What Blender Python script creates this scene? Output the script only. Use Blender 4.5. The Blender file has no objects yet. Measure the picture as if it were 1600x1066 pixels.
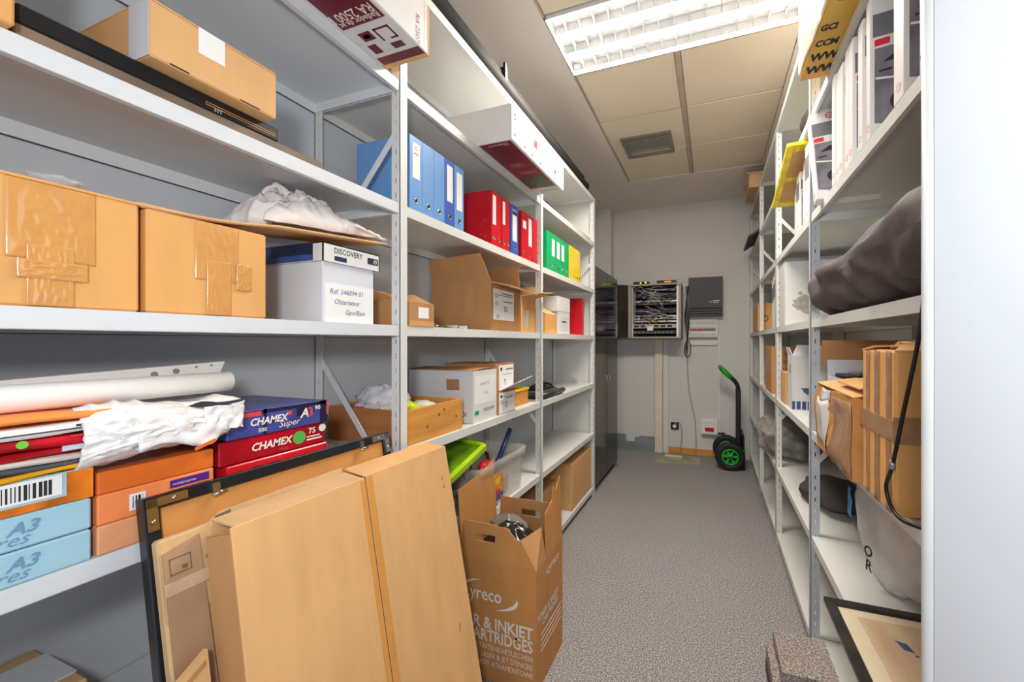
import bpy, math, random
from mathutils import Vector, Matrix, noise

# ------------------------------------------------------------------ camera, light, exposure
scene = bpy.context.scene
COL = scene.collection
FPX, CX, CY, CAMH = 620.0, 889.0, 534.0, 1.39
YAW = math.atan((1113.0 - CX) / FPX)
cam_d = bpy.data.cameras.new('camera')
cam = bpy.data.objects.new('camera', cam_d)
COL.objects.link(cam)
cam_d.sensor_fit = 'HORIZONTAL'
cam_d.sensor_width = 36.0
cam_d.lens = FPX / 1600.0 * 36.0
cam_d.shift_x = -(CX - 800.0) / 1600.0
cam_d.shift_y = (CY - 533.0) / 1600.0
cam_d.clip_start = 0.02
cam.location = (0, 0, CAMH)
cam.rotation_euler = (math.pi / 2, 0, YAW)
scene.camera = cam

world = bpy.data.worlds.new('world')
scene.world = world
world.use_nodes = True
bg = world.node_tree.nodes['Background']
bg.inputs['Color'].default_value = (0.80, 0.87, 1.0, 1)
bg.inputs['Strength'].default_value = 0.9

def area_light(name, loc, target, sx, sy, power, color):
    d = bpy.data.lights.new(name, 'AREA')
    d.shape = 'RECTANGLE'; d.size = sx; d.size_y = sy
    d.energy = power; d.color = color
    o = bpy.data.objects.new(name, d)
    COL.objects.link(o)
    o.location = loc
    o.rotation_euler = (Vector(target) - Vector(loc)).to_track_quat('-Z', 'Y').to_euler()
    return o
# the photographer's flash, behind and above the camera in the open doorway
area_light('flash_light', (0.0, -0.22, 1.64), (-0.35, 2.4, 1.45), 0.16, 0.14, 13.5, (0.96, 0.98, 1.0))
TUBE_STRENGTH = 100.0

vs = scene.view_settings
vs.view_transform = 'Standard'
vs.look = 'None'
vs.exposure = 0.25
vs.gamma = 1.0
vs.use_curve_mapping = False
scene.cycles.max_bounces = 10
scene.cycles.diffuse_bounces = 6
scene.cycles.transparent_max_bounces = 16
scene.cycles.use_denoising = True
scene.cycles.sample_clamp_indirect = 6.0

# ------------------------------------------------------------------ helpers
RND = random.Random(7)

def lin(c):
    return tuple(((v / 255.0) / 12.92) if v <= 10 else (((v / 255.0) + 0.055) / 1.055) ** 2.4 for v in c)

class MB:
    """collects geometry; build() links it as one mesh object"""
    def __init__(self):
        self.v = []; self.f = []; self.s = []; self.m = None
    def add(self, vs_, fs, smooth=False):
        b = len(self.v)
        if self.m is not None:
            self.v += [tuple(self.m @ Vector(p)) for p in vs_]
        else:
            self.v += [tuple(p) for p in vs_]
        for f in fs:
            self.f.append([i + b for i in f]); self.s.append(smooth)
        return self
    def box(self, x0, x1, y0, y1, z0, z1, bev=0.0):
        if x0 > x1: x0, x1 = x1, x0
        if y0 > y1: y0, y1 = y1, y0
        if z0 > z1: z0, z1 = z1, z0
        if bev <= 0:
            p = [(x, y, z) for z in (z0, z1) for y in (y0, y1) for x in (x0, x1)]
            return self.add(p, [(0, 2, 3, 1), (4, 5, 7, 6), (0, 1, 5, 4), (2, 6, 7, 3), (0, 4, 6, 2), (1, 3, 7, 5)])
        b = min(bev, (x1 - x0) * .45, (y1 - y0) * .45, (z1 - z0) * .45)
        X = (x0, x1); Y = (y0, y1); Z = (z0, z1)
        P = []; idx = {}
        for i in (0, 1):
            for j in (0, 1):
                for k in (0, 1):
                    sx = b if i == 0 else -b; sy = b if j == 0 else -b; sz = b if k == 0 else -b
                    idx[i, j, k, 0] = len(P); P.append((X[i], Y[j] + sy, Z[k] + sz))
                    idx[i, j, k, 1] = len(P); P.append((X[i] + sx, Y[j], Z[k] + sz))
                    idx[i, j, k, 2] = len(P); P.append((X[i] + sx, Y[j] + sy, Z[k]))
        F = []
        for i in (0, 1):
            F.append([idx[i, 0, 0, 0], idx[i, 1, 0, 0], idx[i, 1, 1, 0], idx[i, 0, 1, 0]][::(1 if i else -1)])
            F.append([idx[0, i, 0, 1], idx[1, i, 0, 1], idx[1, i, 1, 1], idx[0, i, 1, 1]][::(-1 if i else 1)])
            F.append([idx[0, 0, i, 2], idx[1, 0, i, 2], idx[1, 1, i, 2], idx[0, 1, i, 2]][::(1 if i else -1)])
        def orient(q):
            c = Vector(((x0 + x1) / 2, (y0 + y1) / 2, (z0 + z1) / 2))
            a = [Vector(P[n]) for n in q]
            n = (a[1] - a[0]).cross(a[2] - a[0])
            return q if n.dot(a[0] - c) > 0 else q[::-1]
        for i in (0, 1):
            for j in (0, 1):
                F.append(orient([idx[i, j, 0, 0], idx[i, j, 1, 0], idx[i, j, 1, 1], idx[i, j, 0, 1]]))
                F.append(orient([idx[i, 0, j, 0], idx[i, 1, j, 0], idx[i, 1, j, 2], idx[i, 0, j, 2]]))
                F.append(orient([idx[0, i, j, 1], idx[1, i, j, 1], idx[1, i, j, 2], idx[0, i, j, 2]]))
                for k in (0, 1):
                    F.append(orient([idx[i, j, k, 0], idx[i, j, k, 1], idx[i, j, k, 2]]))
        return self.add(P, F)
    def prism(self, pts, axis, a0, a1):
        """closed polygon (2D) extruded along axis"""
        def mk(p, a):
            return {'x': (a, p[0], p[1]), 'y': (p[0], a, p[1]), 'z': (p[0], p[1], a)}[axis]
        n = len(pts)
        P = [mk(p, a0) for p in pts] + [mk(p, a1) for p in pts]
        F = [list(range(n))[::-1], list(range(n, 2 * n))]
        for i in range(n):
            j = (i + 1) % n
            F.append([i, j, n + j, n + i])
        return self.add(P, F)
    def slab(self, q, t):
        """quad of four 3D points given thickness t along its normal"""
        a = [Vector(p) for p in q]
        n = (a[1] - a[0]).cross(a[-1] - a[0]).normalized() * t
        P = [tuple(p) for p in a] + [tuple(p - n) for p in a]
        k = len(a)
        F = [list(range(k)), list(range(k, 2 * k))[::-1]]
        for i in range(k):
            j = (i + 1) % k
            F.append([j, i, k + i, k + j])
        return self.add(P, F)
    def bar(self, a, b, w, d, up=(0, 0, 1)):
        a = Vector(a); b = Vector(b); t = (b - a).normalized()
        u = Vector(up)
        sx = t.cross(u)
        if sx.length < 1e-5: sx = t.cross(Vector((1, 0, 0)))
        sx.normalize(); sy = sx.cross(t).normalized()
        P = []
        for e in (a, b):
            for (i, j) in ((-1, -1), (1, -1), (1, 1), (-1, 1)):
                P.append(tuple(e + sx * (i * w / 2) + sy * (j * d / 2)))
        return self.add(P, [(3, 2, 1, 0), (4, 5, 6, 7), (0, 1, 5, 4), (1, 2, 6, 5), (2, 3, 7, 6), (3, 0, 4, 7)])
    def tube(self, path, r, seg=8, cap=True):
        pts = [Vector(p) for p in path]
        n = len(pts); P = []; F = []
        prev = None
        for i, p in enumerate(pts):
            t = (pts[min(i + 1, n - 1)] - pts[max(i - 1, 0)]).normalized()
            if prev is None:
                ref = Vector((0, 0, 1)) if abs(t.z) < .9 else Vector((1, 0, 0))
                prev = t.cross(ref).normalized()
            prev = (prev - t * prev.dot(t)).normalized()
            b = t.cross(prev)
            rr = r[i] if isinstance(r, (list, tuple)) else r
            for k in range(seg):
                a = 2 * math.pi * k / seg
                P.append(tuple(p + prev * (math.cos(a) * rr) + b * (math.sin(a) * rr)))
        for i in range(n - 1):
            for k in range(seg):
                k2 = (k + 1) % seg
                F.append([i * seg + k, i * seg + k2, (i + 1) * seg + k2, (i + 1) * seg + k])
        if cap:
            F.append(list(range(seg))[::-1]); F.append([(n - 1) * seg + k for k in range(seg)])
        return self.add(P, F, True)
    def lathe(self, prof, c, axis='z', seg=20, smooth=True, closed=False):
        """profile of (radius, height) turned about an axis through c"""
        P = []; F = []
        n = len(prof)
        for (r, hh) in prof:
            for k in range(seg):
                a = 2 * math.pi * k / seg
                u, w = r * math.cos(a), r * math.sin(a)
                q = {'z': (u, w, hh), 'x': (hh, u, w), 'y': (w, hh, u)}[axis]
                P.append((c[0] + q[0], c[1] + q[1], c[2] + q[2]))
        m = n if closed else n - 1
        for i in range(m):
            i2 = (i + 1) % n
            for k in range(seg):
                k2 = (k + 1) % seg
                F.append([i * seg + k, i * seg + k2, i2 * seg + k2, i2 * seg + k])
        if not closed:
            F.append(list(range(seg))[::-1]); F.append([(n - 1) * seg + k for k in range(seg)])
        return self.add(P, F, smooth)
    def sheet(self, nu, nv, fn, t=0.0, smooth=True):
        """grid surface fn(u,v) -> point; t thickness"""
        P = [Vector(fn(i / nu, j / nv)) for j in range(nv + 1) for i in range(nu + 1)]
        F = []
        w = nu + 1
        for j in range(nv):
            for i in range(nu):
                F.append([j * w + i, j * w + i + 1, (j + 1) * w + i + 1, (j + 1) * w + i])
        if t:
            N = [Vector((0, 0, 0)) for _ in P]
            for f in F:
                nn = (P[f[1]] - P[f[0]]).cross(P[f[3]] - P[f[0]])
                for i in f: N[i] += nn
            k = len(P)
            P2 = [p - n_.normalized() * t if n_.length > 1e-12 else p for p, n_ in zip(P, N)]
            F2 = [[i + k for i in f[::-1]] for f in F]
            rim = [i for i in range(w)] + [j * w + nu for j in range(1, nv + 1)] + [nv * w + i for i in range(nu - 1, -1, -1)] + [j * w for j in range(nv - 1, 0, -1)]
            F3 = []
            for a, b in zip(rim, rim[1:] + rim[:1]):
                F3.append([b, a, a + k, b + k])
            self.add([tuple(p) for p in P + P2], F + F2 + F3, smooth)
        else:
            self.add([tuple(p) for p in P], F, smooth)
        return self
    def blob(self, c, r, seed=0, amp=.25, freq=2.0, crease=.5, sub=24, flat=None, power=1.0):
        """crumpled closed body (superellipsoid with creased relief)"""
        nu, nv = sub * 2, sub
        P = []
        off = Vector((seed * 3.1, seed * 1.7, seed * .9))
        def sgnp(v): return math.copysign(abs(v) ** power, v)
        for j in range(nv + 1):
            th = math.pi * j / nv
            for i in range(nu):
                ph = 2 * math.pi * i / nu
                d = Vector((sgnp(math.sin(th)) * sgnp(math.cos(ph)), sgnp(math.sin(th)) * sgnp(math.sin(ph)), sgnp(math.cos(th))))
                q = Vector((math.sin(th) * math.cos(ph), math.sin(th) * math.sin(ph), math.cos(th)))
                n1 = noise.noise(q * freq + off)
                n2 = 1 - abs(noise.noise(q * freq * 2.3 + off * 1.3)) * 2
                n3 = 1 - abs(noise.noise(q * freq * 5.1 + off * 2.1)) * 2
                k = 1 + amp * (n1 + crease * (n2 * .5 + n3 * .28) - crease * .45)
                p = Vector((c[0] + d.x * r[0] * k, c[1] + d.y * r[1] * k, c[2] + d.z * r[2] * k))
                if flat is not None and p.z < flat: p.z = flat
                P.append(tuple(p))
        F = []
        for j in range(nv):
            for i in range(nu):
                i2 = (i + 1) % nu
                F.append([(j + 1) * nu + i, (j + 1) * nu + i2, j * nu + i2, j * nu + i])
        return self.add(P, F, True)
    def build(self, name, mat, parent=None, label=None):
        me = bpy.data.meshes.new(name)
        me.from_pydata(self.v, [], self.f)
        me.polygons.foreach_set('use_smooth', self.s)
        me.update()
        o = bpy.data.objects.new(name, me)
        COL.objects.link(o)
        if mat is not None: me.materials.append(mat)
        if parent is not None: o.parent = parent
        if label: o['label'] = label
        return o

def tag(o, label, cat, group=None):
    o['label'] = label; o['category'] = cat
    if group: o['group'] = group
    return o

def thing(name, label, cat, loc=(0, 0, 0), rotz=0.0, group=None, axes=None):
    o = bpy.data.objects.new(name, None)
    o.empty_display_size = 0.05
    COL.objects.link(o)
    if axes:
        r = Vector(axes[0]).normalized(); u = Vector(axes[1]); u = (u - r * u.dot(r)).normalized()
        y = u.cross(r)
        o.matrix_world = Matrix(((r.x, y.x, u.x, loc[0]), (r.y, y.y, u.y, loc[1]), (r.z, y.z, u.z, loc[2]), (0, 0, 0, 1)))
    else:
        o.location = loc; o.rotation_euler = (0, 0, rotz)
    return tag(o, label, cat, group)

def struct(name, mb, mat, parent=None, label=None):
    o = mb.build(name, mat, parent)
    if parent is None:
        o['kind'] = 'structure'
        if label: o['label'] = label
    return o

_text_cache = {}
def text_geo(s, shear=0.0, bold=0.0, align='LEFT'):
    k = (s, shear, bold, align)
    if k in _text_cache: return _text_cache[k]
    cu = bpy.data.curves.new('t', 'FONT')
    cu.body = s; cu.size = 1.0; cu.shear = shear; cu.offset = bold; cu.align_x = align
    cu.resolution_u = 2
    cu.space_line = 0.95
    o = bpy.data.objects.new('t', cu)
    COL.objects.link(o)
    dg = bpy.context.evaluated_depsgraph_get()
    dg.update()
    me = bpy.data.meshes.new_from_object(o.evaluated_get(dg))
    vsx = [tuple(v.co) for v in me.vertices]; fs = [list(p.vertices) for p in me.polygons]
    bpy.data.objects.remove(o); bpy.data.curves.remove(cu); bpy.data.meshes.remove(me)
    _text_cache[k] = (vsx, fs)
    return vsx, fs

def lettering(s, size, org, right, up, mat, parent, name='lettering', shear=0.0, bold=0.0, align='LEFT', sx=1.0):
    """flat print on a face: org is the baseline start in the parent's frame"""
    V, F = text_geo(s, shear, bold, align)
    r = Vector(right).normalized(); u = Vector(up).normalized()
    o = Vector(org)
    mb = MB()
    mb.add([tuple(o + r * (p[0] * size * sx) + u * (p[1] * size)) for p in V], F)
    return mb.build(name, mat, parent)

# ------------------------------------------------------------------ materials
MAT = {}
def mat(name, rgb, rough=.6, metal=0.0, var=.06, scale=8.0, stretch=(1, 1, 1), bump=0.0, bscale=60.0, spec=.4, alpha=1.0, emit=None, coat=0.0, rgb2=None, tr=0.0):
    if name in MAT: return MAT[name]
    m = bpy.data.materials.new(name)
    m.use_nodes = True
    nt = m.node_tree; N = nt.nodes; L = nt.links
    b = N['Principled BSDF']
    c = lin(rgb)
    tc = N.new('ShaderNodeTexCoord')
    mp = N.new('ShaderNodeMapping'); mp.inputs['Scale'].default_value = stretch
    L.new(tc.outputs['Object'], mp.inputs['Vector'])
    nz = N.new('ShaderNodeTexNoise'); nz.inputs['Scale'].default_value = scale; nz.inputs['Detail'].default_value = 5
    L.new(mp.outputs['Vector'], nz.inputs['Vector'])
    rp = N.new('ShaderNodeValToRGB')
    c2 = lin(rgb2) if rgb2 else tuple(v * (1 - 2 * var) for v in c)
    c1 = c if rgb2 else tuple(min(1, v * (1 + var)) for v in c)
    rp.color_ramp.elements[0].position = .3; rp.color_ramp.elements[1].position = .7
    rp.color_ramp.elements[0].color = (*c2, 1); rp.color_ramp.elements[1].color = (*c1, 1)
    L.new(nz.outputs['Fac'], rp.inputs['Fac'])
    L.new(rp.outputs['Color'], b.inputs['Base Color'])
    b.inputs['Roughness'].default_value = rough
    b.inputs['Metallic'].default_value = metal
    b.inputs['Specular IOR Level'].default_value = spec
    b.inputs['Alpha'].default_value = alpha
    b.inputs['Coat Weight'].default_value = coat
    if tr: b.inputs['Transmission Weight'].default_value = tr
    if emit:
        b.inputs['Emission Color'].default_value = (*lin(emit[0]), 1)
        b.inputs['Emission Strength'].default_value = emit[1]
    if bump:
        bn = N.new('ShaderNodeTexNoise'); bn.inputs['Scale'].default_value = bscale; bn.inputs['Detail'].default_value = 4
        L.new(mp.outputs['Vector'], bn.inputs['Vector'])
        bp = N.new('ShaderNodeBump'); bp.inputs['Strength'].default_value = bump; bp.inputs['Distance'].default_value = .01
        L.new(bn.outputs['Fac'], bp.inputs['Height'])
        L.new(bp.outputs['Normal'], b.inputs['Normal'])
    MAT[name] = m
    return m

steel = mat('shelf_steel', (217, 217, 213), .42, var=.015, scale=3)
steel_cool_lit = mat('shelf_steel_cool_lit', (214, 217, 219), .42, var=.015, scale=3)  # same steel, cool light on the nearest bay put into its colour
panel_l = mat('back_panel_grey', (196, 201, 206), .5, var=.02, scale=2)
panel_r = mat('back_panel_beige', (190, 190, 182), .5, var=.02, scale=2)
galv = mat('post_steel', (188, 194, 200), .4, var=.03, scale=10)
wall_m = mat('wall_paint', (212, 209, 207), .85, var=.02, scale=2, bump=.05, bscale=120)
ceil_m = mat('ceiling_paint', (226, 217, 209), .9, var=.015, scale=2)
tile_m = mat('ceiling_tile_beige', (226, 213, 192), .9, var=.015, scale=4, bump=.05, bscale=200)
grid_m = mat('ceiling_grid_grey', (178, 165, 148), .6)
door_m = mat('door_paint', (176, 180, 185), .45, var=.025, scale=3)
card = mat('cardboard', (218, 170, 114), .8, var=.05, scale=14, stretch=(1, 1, .25), bump=.04, bscale=90)
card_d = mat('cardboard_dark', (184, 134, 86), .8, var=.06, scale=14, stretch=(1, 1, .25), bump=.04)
card_o = mat('cardboard_orange', (224, 166, 98), .75, var=.05, scale=12, stretch=(1, 1, .25), bump=.04)
card_p = mat('cardboard_pale', (206, 168, 122), .8, var=.05, scale=12, bump=.04)
card_k = mat('cardboard_kraft', (196, 138, 78), .75, var=.05, scale=14, stretch=(1, 1, .25), bump=.04)
card_w = mat('cardboard_white', (218, 217, 215), .55, var=.02, scale=6)
card_shade = mat('cardboard_white_shaded', (214, 216, 220), .6, var=.02, scale=6)  # white card with the cool grey of shaded sides put into its colour
tape_c = mat('tape_clear', (214, 154, 88), .10, var=.03, scale=30, spec=.9)
tape_b = mat('tape_brown', (170, 128, 92), .25, var=.1, scale=30, spec=.6, bump=.2, bscale=50)
tape_w = mat('tape_white', (205, 206, 208), .4, var=.03)
paper = mat('paper_white', (236, 235, 232), .7, var=.02)
paper_g = mat('paper_greyish', (206, 204, 202), .7, var=.04)
black = mat('black_plastic', (26, 26, 28), .4, var=.1)
black_gl = mat('black_gloss', (22, 22, 24), .12, var=.05, spec=.6)
black_f = mat('black_frame', (30, 32, 35), .3, var=.15, scale=6)
ink = mat('ink_black', (40, 38, 40), .6)
ink_b = mat('ink_blue', (54, 76, 132), .6)
ink_w = mat('ink_white', (232, 222, 212), .6)
ink_r = mat('ink_red', (214, 66, 66), .6)
chrome = mat('chrome', (205, 205, 205), .15, metal=1.0)
alu = mat('aluminium', (190, 190, 188), .3, metal=.9)
maroon = mat('print_maroon', (116, 30, 44), .35, var=.15, scale=5)
red_b = mat('binder_red', (206, 24, 36), .4, var=.04)
blue_b = mat('binder_blue', (108, 156, 212), .4, var=.04)
blue_d = mat('binder_blue_dark', (62, 96, 178), .4, var=.04)
green_b = mat('binder_green', (22, 164, 98), .4, var=.04)
yellow_b = mat('binder_yellow', (236, 202, 24), .4, var=.04)
wood = mat('pine_wood', (214, 150, 72), .5, var=.1, scale=3, stretch=(1, 1, 9), bump=.03)
wood_shade = mat('pine_wood_shaded', (176, 116, 66), .55, var=.12, scale=3, stretch=(1, 1, 9), bump=.03)  # darker copy of the pine, shade of the sides put into its colour
clearp = mat('clear_plastic', (232, 228, 216), .15, alpha=.28, var=.02, spec=.6)
clearf = mat('clear_film', (226, 226, 226), .12, alpha=.35, var=.05, spec=.7, bump=.3, bscale=14)

def carpet_material(name, a, b_, c_, sc=260.0):
    m = bpy.data.materials.new(name); m.use_nodes = True
    nt = m.node_tree; N = nt.nodes; L = nt.links
    b = N['Principled BSDF']; b.inputs['Roughness'].default_value = .95; b.inputs['Specular IOR Level'].default_value = .1
    tc = N.new('ShaderNodeTexCoord')
    n1 = N.new('ShaderNodeTexNoise'); n1.inputs['Scale'].default_value = sc; n1.inputs['Detail'].default_value = 3
    n2 = N.new('ShaderNodeTexNoise'); n2.inputs['Scale'].default_value = 3.0; n2.inputs['Detail'].default_value = 3
    L.new(tc.outputs['Object'], n1.inputs['Vector']); L.new(tc.outputs['Object'], n2.inputs['Vector'])
    rp = N.new('ShaderNodeValToRGB')
    rp.color_ramp.elements[0].position = .36; rp.color_ramp.elements[0].color = (*lin(a), 1)
    rp.color_ramp.elements[1].position = .66; rp.color_ramp.elements[1].color = (*lin(c_), 1)
    e = rp.color_ramp.elements.new(.5); e.color = (*lin(b_), 1)
    L.new(n1.outputs['Fac'], rp.inputs['Fac'])
    mx = N.new('ShaderNodeMixRGB'); mx.blend_type = 'MULTIPLY'; mx.inputs['Fac'].default_value = .12
    L.new(rp.outputs['Color'], mx.inputs['Color1']); L.new(n2.outputs['Color'], mx.inputs['Color2'])
    L.new(mx.outputs['Color'], b.inputs['Base Color'])
    bp = N.new('ShaderNodeBump'); bp.inputs['Strength'].default_value = .3; bp.inputs['Distance'].default_value = .003
    L.new(n1.outputs['Fac'], bp.inputs['Height']); L.new(bp.outputs['Normal'], b.inputs['Normal'])
    MAT[name] = m
    return m
carpet_m = carpet_material('carpet_grey', (100, 96, 97), (147, 142, 142), (206, 199, 197), 170.0)
carpet_2 = carpet_material('carpet_offcut', (108, 98, 94), (146, 135, 130), (196, 184, 176), 170)
fabric_k = mat('black_fabric', (92, 84, 84), .7, var=.12, scale=20, bump=.2, bscale=22)

# ------------------------------------------------------------------ the room
LF, LB = -1.0, -1.40          # left rack front / back
RF, RB = 0.41, 0.81           # right rack front / back
WL, WR, WB, WF = -1.42, 0.83, 5.1, -0.16
CEIL = 3.09

struct('floor', MB().box(WL - .1, WR + .1, -1.6, WB + .1, -.06, 0), carpet_m)
struct('wall_left', MB().box(WL - .1, WL, WF - .1, WB + .1, 0, CEIL + .15), wall_m)
struct('wall_right', MB().box(WR, WR + .1, WF - .1, WB + .1, 0, CEIL + .15), wall_m)
struct('wall_back', MB().box(WL, WR, WB, WB + .1, 0, CEIL + .15), wall_m)
m = MB()                                              # door wall behind the photographer
m.box(WL, -.98, WF - .1, WF, 0, CEIL + .15); m.box(.48, WR, WF - .1, WF, 0, CEIL + .15); m.box(-.98, .48, WF - .1, WF, 2.25, CEIL + .15)
struct('wall_front', m, wall_m)
struct('pillar', MB().box(WL, -1.217, 4.94, WB, 0, CEIL), wall_m)

# ceiling: plaster around an opening filled with tiles and the lamp
OX0, OX1, OY0, OY1 = -.84, .45, -.10, 4.20
m = MB()
m.box(WL, OX0, WF, WB, CEIL, CEIL + .12); m.box(OX1, WR, WF, WB, CEIL, CEIL + .12)
m.box(OX0, OX1, OY1, WB, CEIL, CEIL + .12); m.box(OX0, OX1, WF, OY0, CEIL, CEIL + .12)
ceiling = struct('ceiling', m, ceil_m)
LX0, LX1, LY0, LY1 = -.835, .445, 1.925, 2.395
rows = [(1.33, 1.91), (2.41, 2.995), (3.005, 3.595), (3.605, 4.195), (.72, 1.32), (-.095, .71)]
XM = -.195
m = MB()
for (a, b) in rows:
    m.box(OX0, OX1, a - .012, a + .0, CEIL + .012, CEIL + .03)
m.box(XM - .016, XM + .016, OY0, LY0 - .005, CEIL + .002, CEIL + .03)
m.box(XM - .016, XM + .016, LY1 + .012, OY1, CEIL + .002, CEIL + .03)
m.box(OX0, OX0 + .012, OY0, LY0 - .01, CEIL + .001, CEIL + .03); m.box(OX0, OX0 + .012, LY1 + .01, OY1, CEIL + .001, CEIL + .03)
m.box(OX0, OX1, LY1 + .002, LY1 + .010, CEIL + .001, CEIL + .03)
m.build('ceiling_grid', grid_m, ceiling)
for (a, b) in rows:
    for (x0, x1) in ((OX0 + .013, XM - .018), (XM + .018, OX1 - .002)):
        if a > 3 and a < 3.1 and x0 < -.5:            # tile with the opening for the vent
            t = MB(); vx0, vx1, vy0, vy1 = -.722, -.323, 3.29, 3.648
            t.box(x0, vx0, a, b, CEIL + .006, CEIL + .022); t.box(vx1, x1, a, b, CEIL + .006, CEIL + .022)
            t.box(vx0, vx1, a, vy0, CEIL + .006, CEIL + .022)
            if vy1 < b: t.box(vx0, vx1, vy1, b, CEIL + .006, CEIL + .022)
            t.build('ceiling_tile', tile_m, ceiling)
        else:
            MB().box(x0, x1, a + .001, b - .001, CEIL + .006, CEIL + .022, .005).build('ceiling_tile', tile_m, ceiling)
MB().box(OX0, OX1, OY0, LY0 - .02, CEIL + .10, CEIL + .12).build('ceiling_void_cover', ceil_m, ceiling)
MB().box(OX0, OX1, LY1 + .02, OY1, CEIL + .10, CEIL + .12).build('ceiling_void_cover', ceil_m, ceiling)

# ceiling vent
vent_m = mat('vent_grey', (132, 124, 112), .5); vent_d = mat('vent_dark', (62, 58, 54), .8)
t = thing('ceiling_vent', 'grey louvred air vent set in a beige ceiling tile', 'vent', (-.5225, 3.468, CEIL))
hx, hy = .207, .186
m = MB()
for (x0, x1, y0, y1) in ((-hx, hx, -hy, -hy + .03), (-hx, hx, hy - .03, hy), (-hx, -hx + .03, -hy + .03, hy - .03), (hx - .03, hx, -hy + .03, hy - .03)):
    m.box(x0, x1, y0, y1, -.008, .012)
m.build('frame', vent_m, t)
MB().box(-hx + .03, hx - .03, -hy + .03, hy - .03, .03, .034).build('duct_back', vent_d, t)
slat = MB(); slat.box(-hx + .03, hx - .03, -.006, .006, -.001, .001)
s0 = slat.build('slat', mat('vent_slat', (186, 184, 176), .4, metal=.3), t)
for i in range(11):
    o = s0 if i == 0 else s0.copy()
    if i: COL.objects.link(o); o.parent = t
    o.location = (0, -hy + .045 + i * .0280, .002)

# ceiling lamp with louvres
lamp_w = mat('lamp_white', (240, 240, 238), .35, var=.005)
lamp_g = mat('lamp_louvre_grey', (196, 196, 196), .5, var=.03)
tube_m = mat('lamp_tube', (255, 255, 255), .5, emit=((255, 247, 235), TUBE_STRENGTH))
t = thing('ceiling_lamp', 'recessed fluorescent ceiling lamp with a white louvre grid', 'lamp', ((LX0 + LX1) / 2, (LY0 + LY1) / 2, CEIL))
hw, hd = (LX1 - LX0) / 2, (LY1 - LY0) / 2
m = MB()
m.box(-hw, hw, -hd, hd, .10, .112)
for (x0, x1, y0, y1) in ((-hw, hw, -hd, -hd + .006), (-hw, hw, hd - .006, hd), (-hw, -hw + .006, -hd, hd), (hw - .006, hw, -hd, hd)):
    m.box(x0, x1, y0, y1, -.002, .10)
m.build('housing', lamp_w, t)
NR = 3
pitch = 2 * hd / NR
BWD = .052
for i in range(NR + 1):
    yc = -hd + pitch * i
    y0, y1 = max(-hd + .004, yc - BWD / 2), min(hd - .004, yc + BWD / 2)
    st = MB().box(-hw + .012, hw - .012, y0, y1, .004, .007).build('light_strip', tube_m, t)
    MB().box(-hw + .012, hw - .012, y0, y1, .0075, .054).build('strip_light_cap', lamp_g, t)  # opaque cap added above the strip to keep its light off the cells
m = MB(); m.box(-hw + .006, hw - .006, -hd + .006, hd - .006, .055, .06); m.build('reflector', lamp_g, t)
NB = 16
bl = None
for r in range(NR):
    for i in range(1, NB):
        x = -hw + 2 * hw * i / NB
        if bl is None:
            q = MB(); q.prism([(-pitch / 2 + .026, .0), (pitch / 2 - .026, 0), (pitch / 2 - .026, .046), (-pitch / 2 + .026, .046)], 'x', -.0015, .0015)
            bl = q.build('louvre_blade', lamp_g, t); o = bl
        else:
            o = bl.copy(); COL.objects.link(o); o.parent = t
        o.location = (x, -hd + pitch * (r + .5), .004)

# ------------------------------------------------------------------ shelving racks
ZL = [.08, .565, 1.015, 1.445, 1.862, 2.28, 2.685]
ZR = [.08, .53, .995, 1.488, 1.955, 2.41, 2.86]
_post_cache = {}
def post_mesh(h, side, rear):
    k = (round(h, 3), side, rear)
    m = MB()
    s = side * (-1 if rear else 1)
    m.box(0, s * .002, 0, .034, 0, h)                       # plain flange
    e = .036
    m.box(0, s * .016, 0, .002, 0, h); m.box(s * .0205, s * e, 0, .002, 0, h)
    z = 0.0
    while z < h:
        m.box(s * .016, s * .0205, 0, .002, z, min(z + .032, h)); z += .05
    return m

def shelving_bay(label, side, fx, y0, y1, zs, ph, smat, pmat, first, last, group, braces, back=True):
    D = .40; W = y1 - y0
    t = thing('shelving_unit', label, 'shelving', (fx, y0, 0), 0, group)
    s = side
    ends = ([0.0] if first else []) + [W] if not last else ([0.0] if first else []) + [W]
    for e in ends:
        for rear in (False, True):
            p = post_mesh(ph, s, rear).build('post', pmat, t)
            p.location = (s * (D if rear else 0), e, 0)
        bm_ = MB()
        for (d0, z0, d1, z1) in braces:
            bm_ = MB(); bm_.bar((s * (.01 + d0 * (D - .02)), e + .004, z0), (s * (.01 + d1 * (D - .02)), e + .004, z1), .003, .022, up=(0, 0, 1))
            bm_.build('brace', smat, t)
    src = None
    for z in zs:
        if src is None:
            m = MB()
            ya, yb = .006, W - .001
            m.box(s * .003, s * (D - .003), ya, yb, -.002, 0)
            m.box(s * .003, s * .005, ya, yb, -.036, -.002); m.box(s * .003, s * .016, ya, yb, -.036, -.0345)
            m.box(s * (D - .006), s * (D - .004), ya, yb, -.036, -.002)
            m.box(s * .005, s * (D - .006), ya, ya + .002, -.034, -.002); m.box(s * .005, s * (D - .006), yb - .002, yb, -.034, -.002)
            src = m.build('shelf', smat, t); o = src
        else:
            o = src.copy(); COL.objects.link(o); o.parent = t
        o.location = (0, 0, z)
    if back:
        for a, b in zip(zs[:-1], zs[1:]):
            MB().box(s * (D + .003), s * (D + .005), .002, W, a - .03, b - .038).build('back_panel', panel_l if s < 0 else panel_r, t)
    return t

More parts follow.
